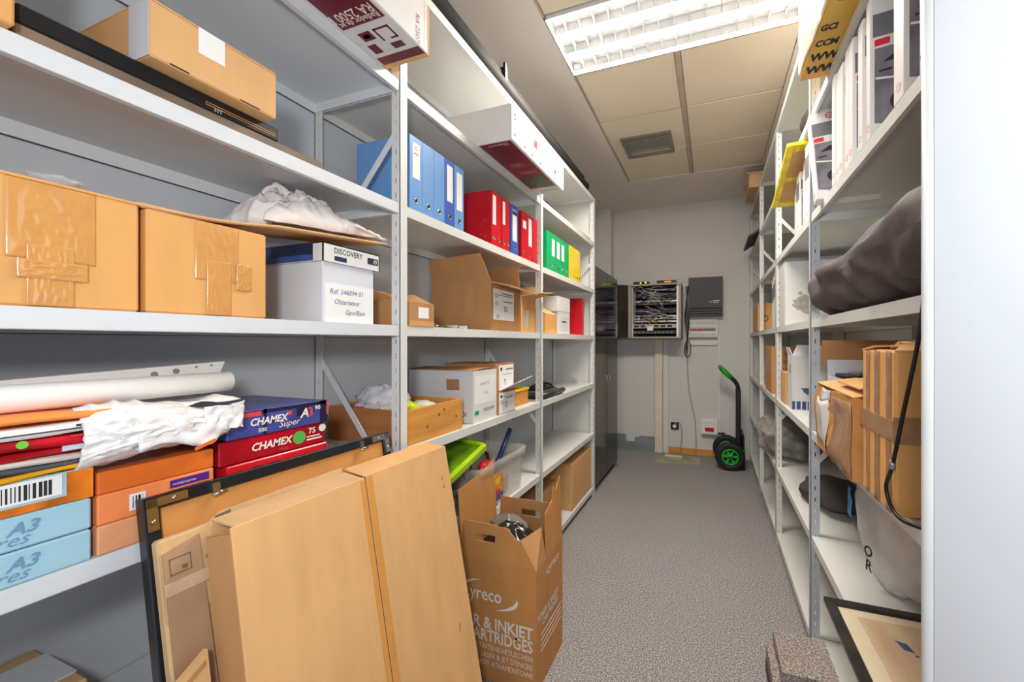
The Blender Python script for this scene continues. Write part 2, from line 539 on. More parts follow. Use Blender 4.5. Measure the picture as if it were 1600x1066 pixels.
brL = [(0, 2.12, 1, 1.68), (1, 1.34, 0, .86), (1, .52, 0, .12), (1, 2.62, 0, 2.32)]
brR = [(0, 2.25, 1, 1.80), (0, .84, 1, 1.28)]
LY = [-.104, 1.075, 2.2545, 3.43]
RY = [.76, 2.02, 3.04, 4.05, 5.06]
lab_l = ['grey steel shelving bay nearest the camera holding cartons and paper reams', 'grey steel shelving bay holding the blue and red binders', 'grey steel shelving bay holding the green and yellow binders']
for i in range(3):
    shelving_bay(lab_l[i], -1, LF, LY[i], LY[i + 1], ZL, 2.684, steel_cool_lit if i == 0 else steel, steel, i == 0, i == 2, 'left run of shelving', brL)
ENDP = [o_ for o_ in COL.objects if o_.name == 'shelving_unit.002'][0]
MB().box(-.398, -.038, 3.43 - 2.2545 + .030, 3.43 - 2.2545 + .032, .02, 2.68).build('end_panel', steel, ENDP)
lab_r = ['grey steel shelving bay with the black cloth bag and large taped carton', 'grey steel shelving bay with the yellow tray and stained white carton', 'grey steel shelving bay with the plastic-wrapped bundle', 'farthest grey steel shelving bay standing behind the hand truck']
for i in range(4):
    shelving_bay(lab_r[i], 1, RF, RY[i], RY[i + 1], ZR, 2.859, steel, galv if i == 0 else steel, i == 0, i == 3, 'right run of shelving', brR)

# open door leaf beside the camera
dv = Vector((.25, -.70, 0)).normalized()
d1 = thing('door_1', 'white painted door leaf standing open beside the camera', 'door', (.222, .515, 0.01), 0, None, axes=((dv.x, dv.y, 0), (0, 0, 1)))
d1['kind'] = 'structure'
del d1['category']
MB().box(.012, .74, -.02, .02, 0, 2.21, .002).build('leaf', door_m, d1)
m = MB(); m.tube([(.004, -.010, 0), (.004, -.010, 2.21)], .011, 12); m.box(-.007, .012, -.008, .02, 0, 2.21, .003)
m.build('edge_strip', mat('door_edge', (172, 174, 172), .4), d1)

# ------------------------------------------------------------------ generic builders
BX = (1, 0, 0); BY = (0, 1, 0); BZ = (0, 0, 1)
def carton(name, label, loc, size, mt, cat='box', group=None, rotz=0.0, seam='y', bev=.003, tape=None):
    """closed carton: body, two top flaps with a seam, optional tape. loc = low corner"""
    dx, dy, dz = size
    t = thing(name, label, cat, loc, rotz, group)
    MB().box(0, dx, 0, dy, 0, dz - .003, bev).build('body', mt, t)
    g = .0012
    if seam == 'y':
        MB().box(.001, dx / 2 - g, .001, dy - .001, dz - .003, dz).build('flap', mt, t); MB().box(dx / 2 + g, dx - .001, .001, dy - .001, dz - .003, dz).build('flap', mt, t)
    else:
        MB().box(.001, dx - .001, .001, dy / 2 - g, dz - .003, dz).build('flap', mt, t); MB().box(.001, dx - .001, dy / 2 + g, dy - .001, dz - .003, dz).build('flap', mt, t)
    if tape is not None:
        if seam == 'y': MB().box(dx / 2 - .024, dx / 2 + .024, -.0008, dy + .0008, dz, dz + .0006).build('tape', tape, t)
        else: MB().box(-.0008, dx + .0008, dy / 2 - .024, dy / 2 + .024, dz, dz + .0006).build('tape', tape, t)
    return t

def open_walls(t, size, mt, th=.004, base=True):
    dx, dy, dz = size
    m = MB(); m.box(0, th, 0, dy, 0, dz); m.build('wall_panel', mt, t)
    m = MB(); m.box(dx - th, dx, 0, dy, 0, dz); m.build('wall_panel', mt, t)
    m = MB(); m.box(th, dx - th, 0, th, 0, dz); m.build('wall_panel', mt, t)
    m = MB(); m.box(th, dx - th, dy - th, dy, 0, dz); m.build('wall_panel', mt, t)
    MB().box(th, dx - th, th, dy - th, 0, th).build('base_panel', mt, t)

def flap(t, a, b, c, d, mt, th=.004, name='flap'):
    return MB().slab([a, b, c, d], th).build(name, mt, t)

def barcode(t, org, right, up, w, h, name='barcode'):
    o = Vector(org); r = Vector(right); u = Vector(up)
    m = MB(); rr = random.Random(int(w * 1e5))
    x = 0
    while x < w:
        bw = rr.choice((.0012, .0022, .0035)); bw = min(bw, w - x)
        m.add([tuple(o + r * x), tuple(o + r * (x + bw)), tuple(o + r * (x + bw) + u * h), tuple(o + r * x + u * h)], [(0, 1, 2, 3)])
        x += bw + rr.choice((.0014, .0026))
    m.build(name, ink, t)

def patch(t, org, right, up, w, h, mt, name='label_sheet', th=.0006):
    o = Vector(org); r = Vector(right).normalized(); u = Vector(up).normalized(); n = r.cross(u) * th
    m = MB()
    q = [o, o + r * w, o + r * w + u * h, o + u * h]
    m.slab([tuple(p + n) for p in q], th)
    return m.build(name, mt, t)

# ------------------------------------------------------------------ binders
def binder(label, y0, w, mt, zbase, group, card_h=(.50, .92), card_mat=None, h=.275, depth=.25, fx=-1.02, logo=False):
    t = thing('lever_arch_binder', label, 'binder', (fx, y0 + .0006, zbase), 0, group)
    w -= .0012
    c = MB(); e = .003
    c.box(-e, 0, 0, w, 0, h, .001); c.box(-depth, -e, 0, e, 0, h); c.box(-depth, -e, w - e, w, 0, h)
    c.build('cover', mt, t)
    MB().box(-depth + .02, -.02, e + .002, w - e - .002, .003, h - .012).build('pages', paper, t)
    if card_mat is not None:
        a, b = card_h
        MB().box(0, .0006, w * .22, w * .80, h * a, h * b).build('spine_label', card_mat, t)
    rr = min(.0105, w * .24)
    m = MB(); m.lathe([(rr, .0), (rr + .0012, .0015), (rr - .0035, .0022), (rr - .004, 0)], (0, w / 2, .042), 'x', 16, closed=True)
    m.build('finger_ring', chrome, t)
    MB().lathe([(rr - .004, 0), (rr - .004, .0006)], (0, w / 2, .042), 'x', 14, False).build('finger_hole', black, t)
    m = MB()
    for (xx, zz) in ((-.06, .06), (-.06, .11), (-.035, .048), (-.035, .13)):
        m.lathe([(.003, 0), (.0022, -.0012)], (xx, 0, zz), 'y', 8)
    m.build('rivet', chrome, t)
    if logo:
        lettering('C', .018, (.0009, w * .40, h * .83), BY, BZ, ink_r, t, bold=.03)
        m = MB(); m.box(.0007, .0009, w * .32, w * .68, h * .77, h * .785); m.build('print', ink_r, t)
    return t

gb = 'binders on the binder shelf'
zb = 1.8625
w5 = .066
bl_ = [('light blue binder with a red emblem on its label, beside the front post', blue_b, paper, (.45, .92), True),
       ('light blue binder without spine label, second of the five blue ones', blue_b, None, None, False),
       ('light blue binder without spine label, third of the five blue ones', blue_b, None, None, False),
       ('darker blue binder with a long white spine label', blue_d, paper, (.38, .92), False),
       ('light blue binder with white label, last of the five before the red ones', blue_b, paper, (.32, .90), False)]
for i, (lb, mt, cm, ch, lg) in enumerate(bl_):
    binder(lb, 1.143 + i * w5, w5, mt, zb, gb, ch or (.4, .9), cm, logo=lg)
reds = [(1.704, 1.757, red_b, paper, (.40, .93), 'red binder whose wide side shows, first of the red row'),
        (1.757, 1.800, red_b, None, None, 'thin red binder without label, second of the red row'),
        (1.806, 1.848, red_b, paper, (.50, .93), 'thin red binder with white label, third of the red row'),
        (1.848, 1.890, red_b, None, None, 'thin red binder without label, right before the lone blue one'),
        (1.902, 1.990, blue_d, paper, (.28, .90), 'single blue binder with dark printed label between red binders'),
        (2.030, 2.105, red_b, paper, (.66, .82), 'red binder with a small square label after the lone blue one'),
        (2.105, 2.180, red_b, paper, (.34, .93), 'red binder with a long white label near the second post'),
        (2.182, 2.245, red_b, None, None, 'last red binder, half hidden by the second post')]
for (a, b, mt, cm, ch, lb) in reds:
    t = binder(lb, a, b - a, mt, zb, gb, ch or (.4, .9), cm)
    if mt is blue_d:
        w = b - a
        MB().box(.0007, .0011, w * .22, w * .80, .275 * .80, .275 * .88).build('print', mat('ink_navy', (38, 46, 96), .5), t)
greens = [(2.392, 2.468, green_b, None, 'green binder nearest the second post, its side showing'),
          (2.468, 2.550, green_b, paper, 'green binder with white label, second of the green ones'),
          (2.555, 2.648, green_b, paper, 'green binder with white label, middle of the green ones'),
          (2.650, 2.734, green_b, paper, 'green binder with white label, fourth of the green ones'),
          (2.734, 2.822, green_b, None, 'green binder without label touching the yellow ones')]
for (a, b, mt, cm, lb) in greens:
    binder(lb, a, b - a, mt, zb, gb, (.42, .86), cm, h=.262)
names = ['first', 'second', 'third', 'fourth', 'last']
pale_y = mat('label_pale_yellow', (226, 206, 120), .6)
for i in range(5):
    binder('narrow yellow binder, %s of the five yellow ones' % names[i], 2.828 + i * .0545, .0535, yellow_b, zb, gb, (.45, .92), pale_y if i > 1 else None, h=.262)
binder('red binder standing alone on the shelf below the yellow binders', 3.22, .062, red_b, 1.4455, gb, (.4, .9), None, h=.315, depth=.27, fx=-1.05)

# ------------------------------------------------------------------ left rack, upper shelves
# radiator cartons on the shelf above the binders
def radiator_box(label, y0, y1, full):
    zb_ = 2.28; fx = -.83; dx = .55; dz = .16
    t = thing('radiator_carton', label, 'box', (fx - dx, y0, zb_ + .0018), 0, 'printed radiator cartons')
    L = y1 - y0
    MB().box(0, dx, 0, L, 0, dz, .003).build('body', card_w, t)
    return t, dx, L, dz
t, dx, L, dz = radiator_box('long white carton with maroon underside print overhanging the front post', .30, 1.005, True)
m = MB(); m.box(dx - .165, dx - .012, .02, L - .155, -.0004, 0); m.build('print_panel', maroon, t)
m = MB(); m.box(dx - .165, dx - .004, L - .035, L - .004, -.0004, 0); m.build('print_panel', maroon, t)
lettering('RA 2500 E', .040, (dx - .020, L - .205, -.0007), (-1, 0, 0), (0, 1, 0), ink_w, t, bold=.01, sx=.9)
lettering('Radiador de ac', .024, (dx - .020, L - .176, -.0007), (-1, 0, 0), (0, 1, 0), ink_w, t, bold=.01, sx=.95)
m = MB()
for (a, b, c, d) in ((.03, .085, .125, .131), (.03, .036, .085, .131), (.03, .055, .085, .091), (.079, .085, .085, .131), (.098, .14, .10, .131), (.108, .13, .108, .122)):
    m.box(dx - b, dx - a, L - d, L - c, -.0005, 0)
m.build('symbol', maroon, t)
MB().box(dx - .15, dx - .12, L - .085, L - .050, -.0005, 0).build('symbol', maroon, t)
MB().box(dx - .075, dx - .035, L - .072, L - .050, -.0005, 0).build('symbol', maroon, t)
m = MB(); m.box(.0, dx - .001, L, L + .012, -.001, .155); m.build('end_flap', card, t)
lettering('RA 2507', .024, (dx + .0007, L - .05, .09), (0, 0, -1), (0, 1, 0), maroon, t)
m = MB(); m.box(dx, dx + .0006, L - .012, L, 0, dz - .004); m.build('tape', tape_w, t)
t, dx, L, dz = radiator_box('white radiator carton with maroon underside picture above the red binders', 1.555, 2.205, True)
m = MB(); m.box(dx - .17, dx - .012, .008, L - .10, -.0004, 0); m.build('print_panel', maroon, t)
m = MB(); m.box(dx - .14, dx - .03, L - .25, L - .12, -.0008, -.0004); m.build('picture_print', mat('print_green', (70, 96, 52), .4, var=.3, scale=40), t)
for q in ((.13, .06, .22, .27), (.13, .04, .32, .35)): MB().box(dx - q[0], dx - q[1], q[2], q[3], -.0008, -.0004).build('picture_print', mat('print_pink', (170, 84, 104), .4, var=.3, scale=40), t)
lettering('Diamant', .030, (dx - .03, .020, -.0007), (-1, 0, 0), (0, 1, 0), ink_w, t, shear=.3)
lettering('RA 2000 E', .026, (dx - .02, L - .06, -.0007), (-1, 0, 0), (0, 1, 0), maroon, t)
m = MB(); m.box(dx, dx + .0006, .235, .27, .075, .115); m.build('flag_print', ink_r, t)
m = MB(); m.box(dx, dx + .0007, .235, .250, .098, .115); m.build('flag_print', green_b, t)
m = MB(); m.box(dx, dx + .0006, .50, .525, .05, .07); m.build('flag_print', ink_r, t)
m = MB()
for (yy, zz) in ((.02, .12), (.02, .10), (.02, .03), (.12, .02), (.2, .018), (.30, .02), (.50, .09), (.5, .02)): m.box(dx, dx + .0006, yy, yy + .02, zz, zz + .006)
m.build('print', ink, t)

# black rolled blinds on the top shelf
for i, (xx, zz, rr, lb) in enumerate(((-1.045, .047, .046, 'black rolled blind tube lying along the front of the top shelf'), (-1.140, .047, .046, 'black rolled blind tube lying behind the front one on the top shelf'), (-1.090, .127, .046, 'black rolled blind tube lying on top of two others'))):
    o = thing('blind_tube', lb, 'tube', (xx, .6, 2.685), 0, 'blind tubes on the top shelf')
    MB().tube([(0, 0, zz), (0, 2.68, zz)], rr - .003, 18).build('tube_body', mat('tube_dark', (50, 47, 46), .7, var=.1), o)
    m = MB(); m.lathe([(rr, 0), (rr, .02)], (0, 2.665, zz), 'y', 18); m.build('end_cap', black, o)
    if i == 2:
        m = MB(); m.box(-.048, .052, 1.28, 1.30, zz - .02, zz + .052); m.box(.046, .060, 1.26, 1.275, zz - .08, zz + .06); m.build('mounting_clip', black, o)

# nearest bay, shelf at 1.862: plank, slim black box, cardboard box, edge of another box
o = thing('wooden_plank', 'glossy brown plank lying on the shelf under the black slab', 'plank', (-1.30, .285, 1.8625))
MB().box(.02, .285, 0, .515, 0, .0235, .002).build('board', mat('plank_brown', (124, 106, 90), .3, var=.2, scale=5, stretch=(6, 1, 1)), o)
o = thing('flat_black_box', 'long slim black box with thin orange lines under the cardboard box', 'box', (-1.30, .287, 1.8865))
MB().box(0, .285, 0, .397, 0, .032, .003).build('body', black, o)
m = MB(); m.box(.285, .2855, .245, .390, .010, .0115); m.box(.285, .2855, .245, .390, .015, .0165); m.build('stripe', mat('print_orange', (204, 140, 80), .5), o)
lettering('HT', .012, (.2858, .26, .002), BY, BZ, paper_g, o)
o = carton('cardboard_box', 'long cardboard box with a blank white label on the top left shelf', (-1.225, .424, 1.919), (.25, .228, .108), card, seam='y')
patch(o, (.25, .075, .055), BY, BZ, .046, .052, paper)
m = MB(); m.box(.185, .2503, -.0006, .0, .0, .105); m.build('tape', tape_w, o)
m = MB(); m.box(.19, .215, .228, .2286, .002, .10); m.build('tape', tape_w, o)
m = MB(); m.box(.2502, .2506, .03, .06, .001, .004); m.box(.2502, .2506, .15, .19, .001, .004); m.build('slot', ink, o)
o = carton('cardboard_box', 'cardboard box cut by the frame edge at the top left corner', (-1.20, .03, 1.863), (.215, .248, .2), card_o, seam='y')

def ripple_tape(t, x, y0, y1, z0, z1, seed):
    def fn(u, v):
        r = 1 - 2 * abs(noise.noise(Vector((u * 9 + seed, v * 3.0, seed * 1.7)))); e = min(1, 8 * u, 8 * (1 - u), 8 * v, 8 * (1 - v))
        return (x + .0016 * max(0, r) ** 3 * e, y0 + (y1 - y0) * u, z0 + (z1 - z0) * v)
    m = MB(); m.sheet(28, 30, fn, .0006); return m.build('tape', tape_c, t)

# nearest bay, shelf at 1.445: two big cartons, sheet, white carton, crumpled bag
o = thing('cardboard_box', 'orange cardboard box with clear tape strips, left of its twin', 'box', (-1.36, .06, 1.4455), 0, 'pair of taped cartons')
MB().box(0, .35, 0, .366, 0, .203, .004).build('body', card_o, o)
flap(o, (.352, .0, .2035), (.352, .366, .2035), (.18, .366, .210), (.18, .0, .212), card_o)
flap(o, (.0, .0, .2035), (.17, .0, .209), (.17, .366, .209), (.0, .366, .2035), card_o)
for k, (a, b, c, d) in enumerate(((.215, .31, .075, .199), (.235, .285, .002, .10), (.225, .30, .045, .075))):
    ripple_tape(o, .3508 + k * .0012, a, b, c, d, k + 1)
m = MB(); m.blob((.33, .27, .211), (.03, .03, .008), 3, .5, 2.5, sub=10); m.build('tape_curl', clearf, o)
o = thing('cardboard_box', 'orange cardboard box with clear tape strips, right of its twin under the bent lid flap', 'box', (-1.36, .436, 1.4455), 0, 'pair of taped cartons')
MB().box(0, .35, 0, .216, 0, .200, .004).build('body', card_o, o)
for k, (a, b, c, d) in enumerate(((.075, .155, .075, .196), (.095, .140, .002, .12), (.15, .18, .06, .12))):
    ripple_tape(o, .3508 + k * .0012, a, b, c, d, k + 1)
def flapfn(u, v):
    y = -.012 + u * .60; z = .206 + .014 * math.sin(min(1, u * 2.4) * math.pi) * (1 - v) * -.6 + u * .062 + .012 * v
    return (.352 - v * .20 - .0 * u, y, z + (.0 if v > .5 else 0))
m = MB(); m.sheet(14, 4, flapfn, .006); m.build('lid_flap', card, o)
o = thing('white_carton', 'white carton with blue lid print and handwritten note', 'box', (-1.32, .806, 1.4455))
MB().box(0, .30, 0, .176, 0, .172, .002).build('body', card_shade, o)
def lid(t, x0, x1, y0, y1, z0, z1, mt, th=.003):
    m = MB(); m.box(x0, x1, y0, y1, z1 - th, z1); m.box(x0, x0 + th, y0, y1, z0, z1); m.box(x1 - th, x1, y0, y1, z0, z1)
    m.box(x0, x1, y0, y0 + th, z0, z1); m.box(x0, x1, y1 - th, y1, z0, z1)
    return m.build('lid', mt, t)
l_ = lid(o, -.006, .308, -.006, .192, .170, .222, card_w)
m = MB(); m.box(.02, .27, -.0068, -.006, .172, .222); m.build('lid_print', mat('print_blue', (60, 96, 160), .5, var=.2), o)
m = MB(); m.box(.10, .27, -.0074, -.0068, .190, .222); m.build('lid_print', mat('print_navy', (34, 44, 82), .5, var=.2), o)
lettering('DISCOVERY', .0225, (.3085, .028, .197), BY, BZ, ink, o, bold=.01, sx=.82)
lettering('75', .016, (.3090, .164, .191), BY, BZ, ink_w, o, shear=.3, bold=.02)
m = MB(); m.box(.308, .3086, .145, .186, .187, .207); m.box(.308, .3086, .030, .070, .176, .189); m.build('lid_print', mat('print_navy', (34, 44, 82), .5), o)
lettering('75', .016, (.28, -.0078, .197), BX, BZ, ink_w, o, shear=.3, bold=.02)
patch(o, (.3002, .006, .0), BY, BZ, .168, .112, paper)
for i, (s_, yy) in enumerate((('Ref. 546094 01', .02), ('Obturateur', .034), ('Gpo/Bain', .07))):
    lettering(s_, .021, (.3012, yy, .082 - i * .029), BY, BZ, ink_b, o, shear=.25, sx=.9)
def bagfn(u, v):
    x = -1.05 - v * .26; y = .70 + u * .34
    e = math.sin(u * math.pi) ** .5 * math.sin(v * math.pi) ** .5
    z = 1.70 + .035 * u
    n = noise.noise(Vector((u * 5, v * 5, 3))) * .5 + (1 - 2 * abs(noise.noise(Vector((u * 9, v * 8, 7))))) * .45
    z += e * .014 * (1 - 2 * abs(noise.noise(Vector((u * 17 + v * 6, v * 15 - u * 5, 11)))))
    return (x + .02 * noise.noise(Vector((u * 6, v * 6, 1))), y + .03 * noise.noise(Vector((v * 7, u * 3, 9))), z + e * (.085 + .065 * n) * (1.35 - .8 * u))
wrinkle = mat('white_bag', (232, 226, 222), .5, var=.04, scale=20, bump=.3, bscale=25)
m = MB(); m.sheet(64, 48, bagfn, .004); o = m.build('crumpled_paper_bag', wrinkle); tag(o, 'crumpled white bag lying on the bent cardboard flap', 'bag')
def bagfn2(u, v):
    return (-1.03 - v * .10, .93 + u * .12, 1.752 - .018 * u + .012 * math.sin(v * 3) + .008 * noise.noise(Vector((u * 8, v * 8, 2))))
m = MB(); m.sheet(10, 8, bagfn2, .008); m.build('bag_corner', wrinkle, o)

# second bay, shelf at 1.445
o = thing('crushed_box', 'small crushed cardboard box with white sticker behind the front post', 'box', (-1.20, 1.12, 1.4455))
m = MB()
def crush(u, v):
    a = u * 2 * math.pi
    return None
m.prism([(0, 0), (.20, 0), (.20, .085), (.14, .105), (.02, .088)], 'y', 0, .13); m.build('body', card_d, o)
flap(o, (.198, .0, .083), (.198, .13, .085), (.10, .14, .128), (.10, .0, .112), card_d)
flap(o, (.02, .0, .088), (.06, -.01, .128), (.06, .12, .120), (.02, .13, .088), card)
patch(o, (.2002, .045, .03), BY, BZ, .055, .04, paper)
m = MB(); m.box(.2, .2006, 0, .13, .0, .02); m.build('tape', tape_c, o)
for i, (y0, mt, lb) in enumerate(((1.30, chrome, 'small steel hinge piece lying in front of the large open carton'), (1.37, mat('brass_dull', (150, 140, 100), .35, metal=.8), 'small dark metal latch lying in front of the large open carton'), (1.44, alu, 'small aluminium bracket lying in front of the large open carton'), (1.51, paper_g, 'small grey plastic clip lying in front of the large open carton'))):
    o = thing('metal_bracket', lb, 'bracket', (-1.07, y0, 1.4455), .2 * i, 'loose fittings on the shelf')
    m = MB(); m.box(0, .035, 0, .05, 0, .003); m.box(0, .035, 0, .004, .003, .016); m.tube([(.005, .025, .008), (.03, .025, .008)], .005, 8); m.build('plate', mt, o)
    m = MB(); m.lathe([(.005, .003), (.003, .006)], (.018, .038, 0), 'z', 8); m.build('screw_head', chrome, o)

o = thing('open_carton', 'large open brown carton with raised flaps and a white shipping label', 'box', (-1.375, 1.70, 1.4455))
S = (.355, .315, .236)
open_walls(o, S, card_d)
flap(o, (0, .0, .236), (.355, 0, .236), (.34, -.075, .365), (.03, -.06, .352), card_d)
flap(o, (.355, 0, .236), (.355, .315, .236), (.455, .325, .205), (.455, .01, .215), card)
flap(o, (.355, .315, .236), (0, .315, .236), (.0, .318, .362), (.34, .318, .37), card_d)
patch(o, (.3552, .02, .055), BY, BZ, .215, .155, paper)
lettering('10', .034, (.3562, .03, .165), BY, BZ, ink, o); lettering('10', .042, (.3562, .12, .10), BY, BZ, ink, o, bold=.02); lettering('10', .03, (.3562, .035, .128), BY, BZ, ink, o)
lettering('54', .03, (.3562, .045, .062), BY, BZ, ink, o, shear=.3)
m = MB(); m.box(.3556, .3562, .10, .22, .19, .194); m.box(.3556, .3562, .12, .22, .15, .154); m.box(.3556, .3562, .07, .22, .18, .183); m.build('print', ink, o)
o = thing('open_carton', 'narrow open carton with a folded-out flap next to the second post', 'box', (-1.36, 2.04, 1.4455))
S = (.33, .19, .205)
open_walls(o, S, card_o)
flap(o, (.33, 0, .205), (.33, .19, .205), (.43, .25, .245), (.43, .06, .225), card)
flap(o, (.33, .19, .205), (0, .19, .205), (0, .2, .29), (.33, .2, .28), card_p)
patch(o, (.3302, .06, .03), BY, BZ, .04, .10, mat('sticker_blue', (190, 212, 226), .4))

# third bay, shelf at 1.445
o = carton('cardboard_box', 'small orange carton with a slanted lid beside the white cartons', (-1.24, 2.40, 1.4455), (.21, .20, .13), card_o)
flap(o, (.21, 0, .13), (.21, .2, .13), (.12, .2, .185), (.12, 0, .185), card)
o = carton('white_carton', 'lower white carton with grey print lines beside the red binder', (-1.28, 2.63, 1.4455), (.25, .24, .16), card_w)
m = MB()
for k in range(4): m.box(.25, .2506, .03, .21, .025 + k * .03, .031 + k * .03)
m.build('print', paper_g, o)
m = MB(); m.box(.25, .2507, .07, .16, .085, .095); m.build('slot', ink, o)
o = carton('white_carton', 'upper white carton stacked beside the red binder', (-1.29, 2.62, 1.606), (.26, .255, .11), card_w)

# ------------------------------------------------------------------ left rack, shelf at 1.015: reams and bags
def ream(label, y0, w, z0, h, mt, fx=-1.005, depth=.30, group='paper reams', fold=True, rotz=0.0):
    t = thing('paper_ream', label, 'paper ream', (fx, y0, z0 + .0004), rotz, group)
    h -= .0008
    MB().box(-depth, 0, 0, w, 0, h, .0025).build('wrapper', mt, t)
    if fold:      # folded wrapper end
        m = MB()
        m.slab([(.0008, .004, .003), (.0008, w - .004, .003), (.0008, w - .04, h * .55), (.0008, .04, h * .55)], .0008)
        m.build('wrapper_fold', mt, t)
    return t
lb_m = mat('ream_blue', (164, 205, 220), .3, var=.03); or_m = mat('ream_orange', (246, 142, 84), .35, var=.05); pe_m = mat('ream_peach', (232, 162, 116), .45, var=.04); or2 = mat('ream_orange_dark', (226, 112, 40), .35, var=.05)
rd_m = mat('ream_red', (176, 16, 32), .25, var=.25, scale=9); rd2 = mat('ream_red_bright', (214, 26, 38), .25, var=.12); nv_m = mat('ream_violet', (70, 76, 146), .3, var=.2, scale=14)
yl_m = mat('envelope_yellow', (238, 172, 30), .35, var=.1); yo = mat('ream_yellow_orange', (224, 120, 30), .4, var=.35, scale=14)
gt = 'paper reams stacked on the middle shelf'
for i, (z0, lb) in enumerate(((1.015, 'light blue paper ream, lowest of the blue stack'), (1.069, 'light blue paper ream, second of the blue stack'))):
    t = ream(lb, .02, .343, z0, .053, lb_m, group=gt)
    lettering('Colores', .026, (.0016, .19, .008), BY, BZ, mat('ink_pale_blue', (108, 158, 188), .5), t, shear=.4); lettering('A3', .026, (.0016, .255, .024), BY, BZ, mat('ink_pale_blue', (108, 158, 188), .5), t, shear=.3, bold=.02)
t = ream('light blue ream with barcode and orange wrapper, third of the blue stack', .02, .345, 1.123, .052, lb_m, group=gt, fold=False)
m = MB(); m.box(0, .0007, 0, .345, 0, .012); m.box(0, .0007, .315, .345, .012, .05); m.build('wrapper_band', yo, t)
patch(t, (.0006, .24, .016), BY, BZ, .07, .033, paper); barcode(t, (.0016, .25, .020), Vector(BY), Vector(BZ), .05, .024)
lettering('A', .03, (.0012, .20, .018), BY, BZ, ink_b, t, shear=.3)
for (z0, h_, mt, lb) in ((1.015, .052, pe_m, 'peach paper ream, lowest of the orange stack'), (1.067, .054, or_m, 'bright orange paper ream with purple label strip'), (1.121, .040, or2, 'dark orange paper ream, top of the orange stack')):
    t = ream(lb, .37, .172, z0, h_, mt, group=gt, fold=h_ > .045)
    if mt is or_m:
        m = MB(); m.box(0, .0014, .098, .162, .033, .048); m.build('label_strip', mat('print_purple', (84, 40, 128), .4), t)
        lettering('multipurpose', .007, (.0017, .102, .038), BY, BZ, ink_w, t)
        patch(t, (.0008, .040, .012), BY, BZ, .022, .030, paper); barcode(t, (.0018, .044, .016), Vector(BY), Vector(BZ), .014, .022)
        m = MB(); m.box(0, .0013, .07, .162, .024, .026); m.build('print', ink_r, t)
def text_on(t, s_, sz, y, z, m_, **k): lettering(s_, sz, (.0022, y, z), BY, BZ, m_, t, **k)
t = ream('red paper ream lying lowest under the branded red ones', .548, .249, 1.015, .050, rd2, group=gt, fx=-1.0)
text_on(t, 'ueur', .03, .01, .012, ink_w, bold=.02)
t = ream('plain bright red ream with two black marks in the ream stack', .560, .240, 1.0655, .050, rd2, group=gt, fx=-.995, fold=False)
m = MB(); m.box(0, .0008, .05, .075, .02, .035); m.box(0, .0008, .09, .112, .02, .035); m.build('print', ink, t)
t = ream('dark red ream with white lettering and round green badge', .548, .249, 1.116, .054, rd_m, group=gt, fx=-1.0)
text_on(t, 'CHAMEX', .0245, .062, .020, ink_w, shear=.2, bold=.03, sx=.92)
text_on(t, '75', .02, .20, .032, ink_w, bold=.02); text_on(t, 'Multi', .011, .125, .006, ink_r)
m = MB(); m.box(.0012, .0018, .196, .238, .014, .018); m.box(.0012, .0018, .196, .232, .022, .025); m.build('print', ink_w, t)
m = MB(); m.lathe([(.0165, 0), (.0165, .0022)], (0, .176, .027), 'x', 20, False); m.build('badge', mat('badge_green', (92, 170, 74), .4), t)
m = MB(); m.lathe([(.010, .0), (.010, .0016)], (0, .240, .040), 'x', 14, False); m.build('badge', ink_w, t)
t = ream('violet blue ream with white lettering on top of the red reams', .560, .240, 1.1705, .060, nv_m, group=gt, fx=-.995, fold=False)
m = MB(); m.box(0, .0007, 0, .240, .050, .059); m.box(0, .0007, .075, .082, 0, .06); m.box(0, .0007, .155, .185, .028, .05); m.box(0, .0007, .218, .24, .0, .06); m.build('wrapper_band', mat('print_dark_navy', (30, 30, 58), .4), t)
m = MB(); m.box(0, .0009, .012, .070, .046, .057); m.box(0, .0009, .236, .24, .02, .059); m.box(0, .0009, .13, .142, .036, .046); m.build('print', ink_r, t)
text_on(t, 'CHAMEX', .0235, .044, .025, ink_w, shear=.2, bold=.03, sx=.88); text_on(t, 'Super', .022, .108, .010, ink_w, shear=.35)
text_on(t, 'A', .032, .163, .024, ink_w, bold=.03, shear=.2); text_on(t, '3', .032, .182, .024, ink_r, bold=.03); text_on(t, '90', .016, .202, .038, ink_w, bold=.02); text_on(t, '500', .013, .062, .008, ink_w, bold=.02)

# magazines, wrappers, rolls above the blue reams
def wavy(name, label, cat, y0, y1, z0, th, mt, fx=-1.0, depth=.26, amp=.006, seed=1, tilt=0.0, group=None, sag=0.0, nu=26):
    def fn(u, v):
        y = y0 + (y1 - y0) * u
        return (fx - v * depth + .012 * noise.noise(Vector((u * 3, seed, v * 2))), y, z0 + th + tilt * u - sag * (1 - v) ** 2 + amp * noise.noise(Vector((u * 5 + seed, v * 3, seed * 2.0))))
    m = MB(); m.sheet(nu, 8, fn, th); o = m.build(name, mt)
    return tag(o, label, cat, group)
gp = 'papers piled on the blue reams'
red_p = mat('plastic_red', (196, 22, 34), .25, var=.3, scale=8)
wavy('padded_envelope', 'yellow and orange envelope lying on the blue reams', 'envelope', .0, .375, 1.1765, .008, yl_m, seed=2, amp=.004, group=gp)
wavy('grey_folder', 'dark grey folder lying above the yellow envelope', 'folder', .0, .355, 1.187, .008, mat('folder_grey', (92, 94, 100), .5), seed=3, amp=.003, group=gp)
wavy('paper_sheaf', 'beige sheaf of papers between the grey folder and red wrappers', 'paper', .0, .375, 1.197, .007, mat('paper_beige', (206, 196, 184), .6, var=.08), seed=4, amp=.004, fx=-.995, group=gp)
wavy('red_wrapper', 'lower red plastic wrapper with white print in the paper pile', 'wrapper', .0, .37, 1.206, .013, red_p, seed=5, amp=.004, group=gp)
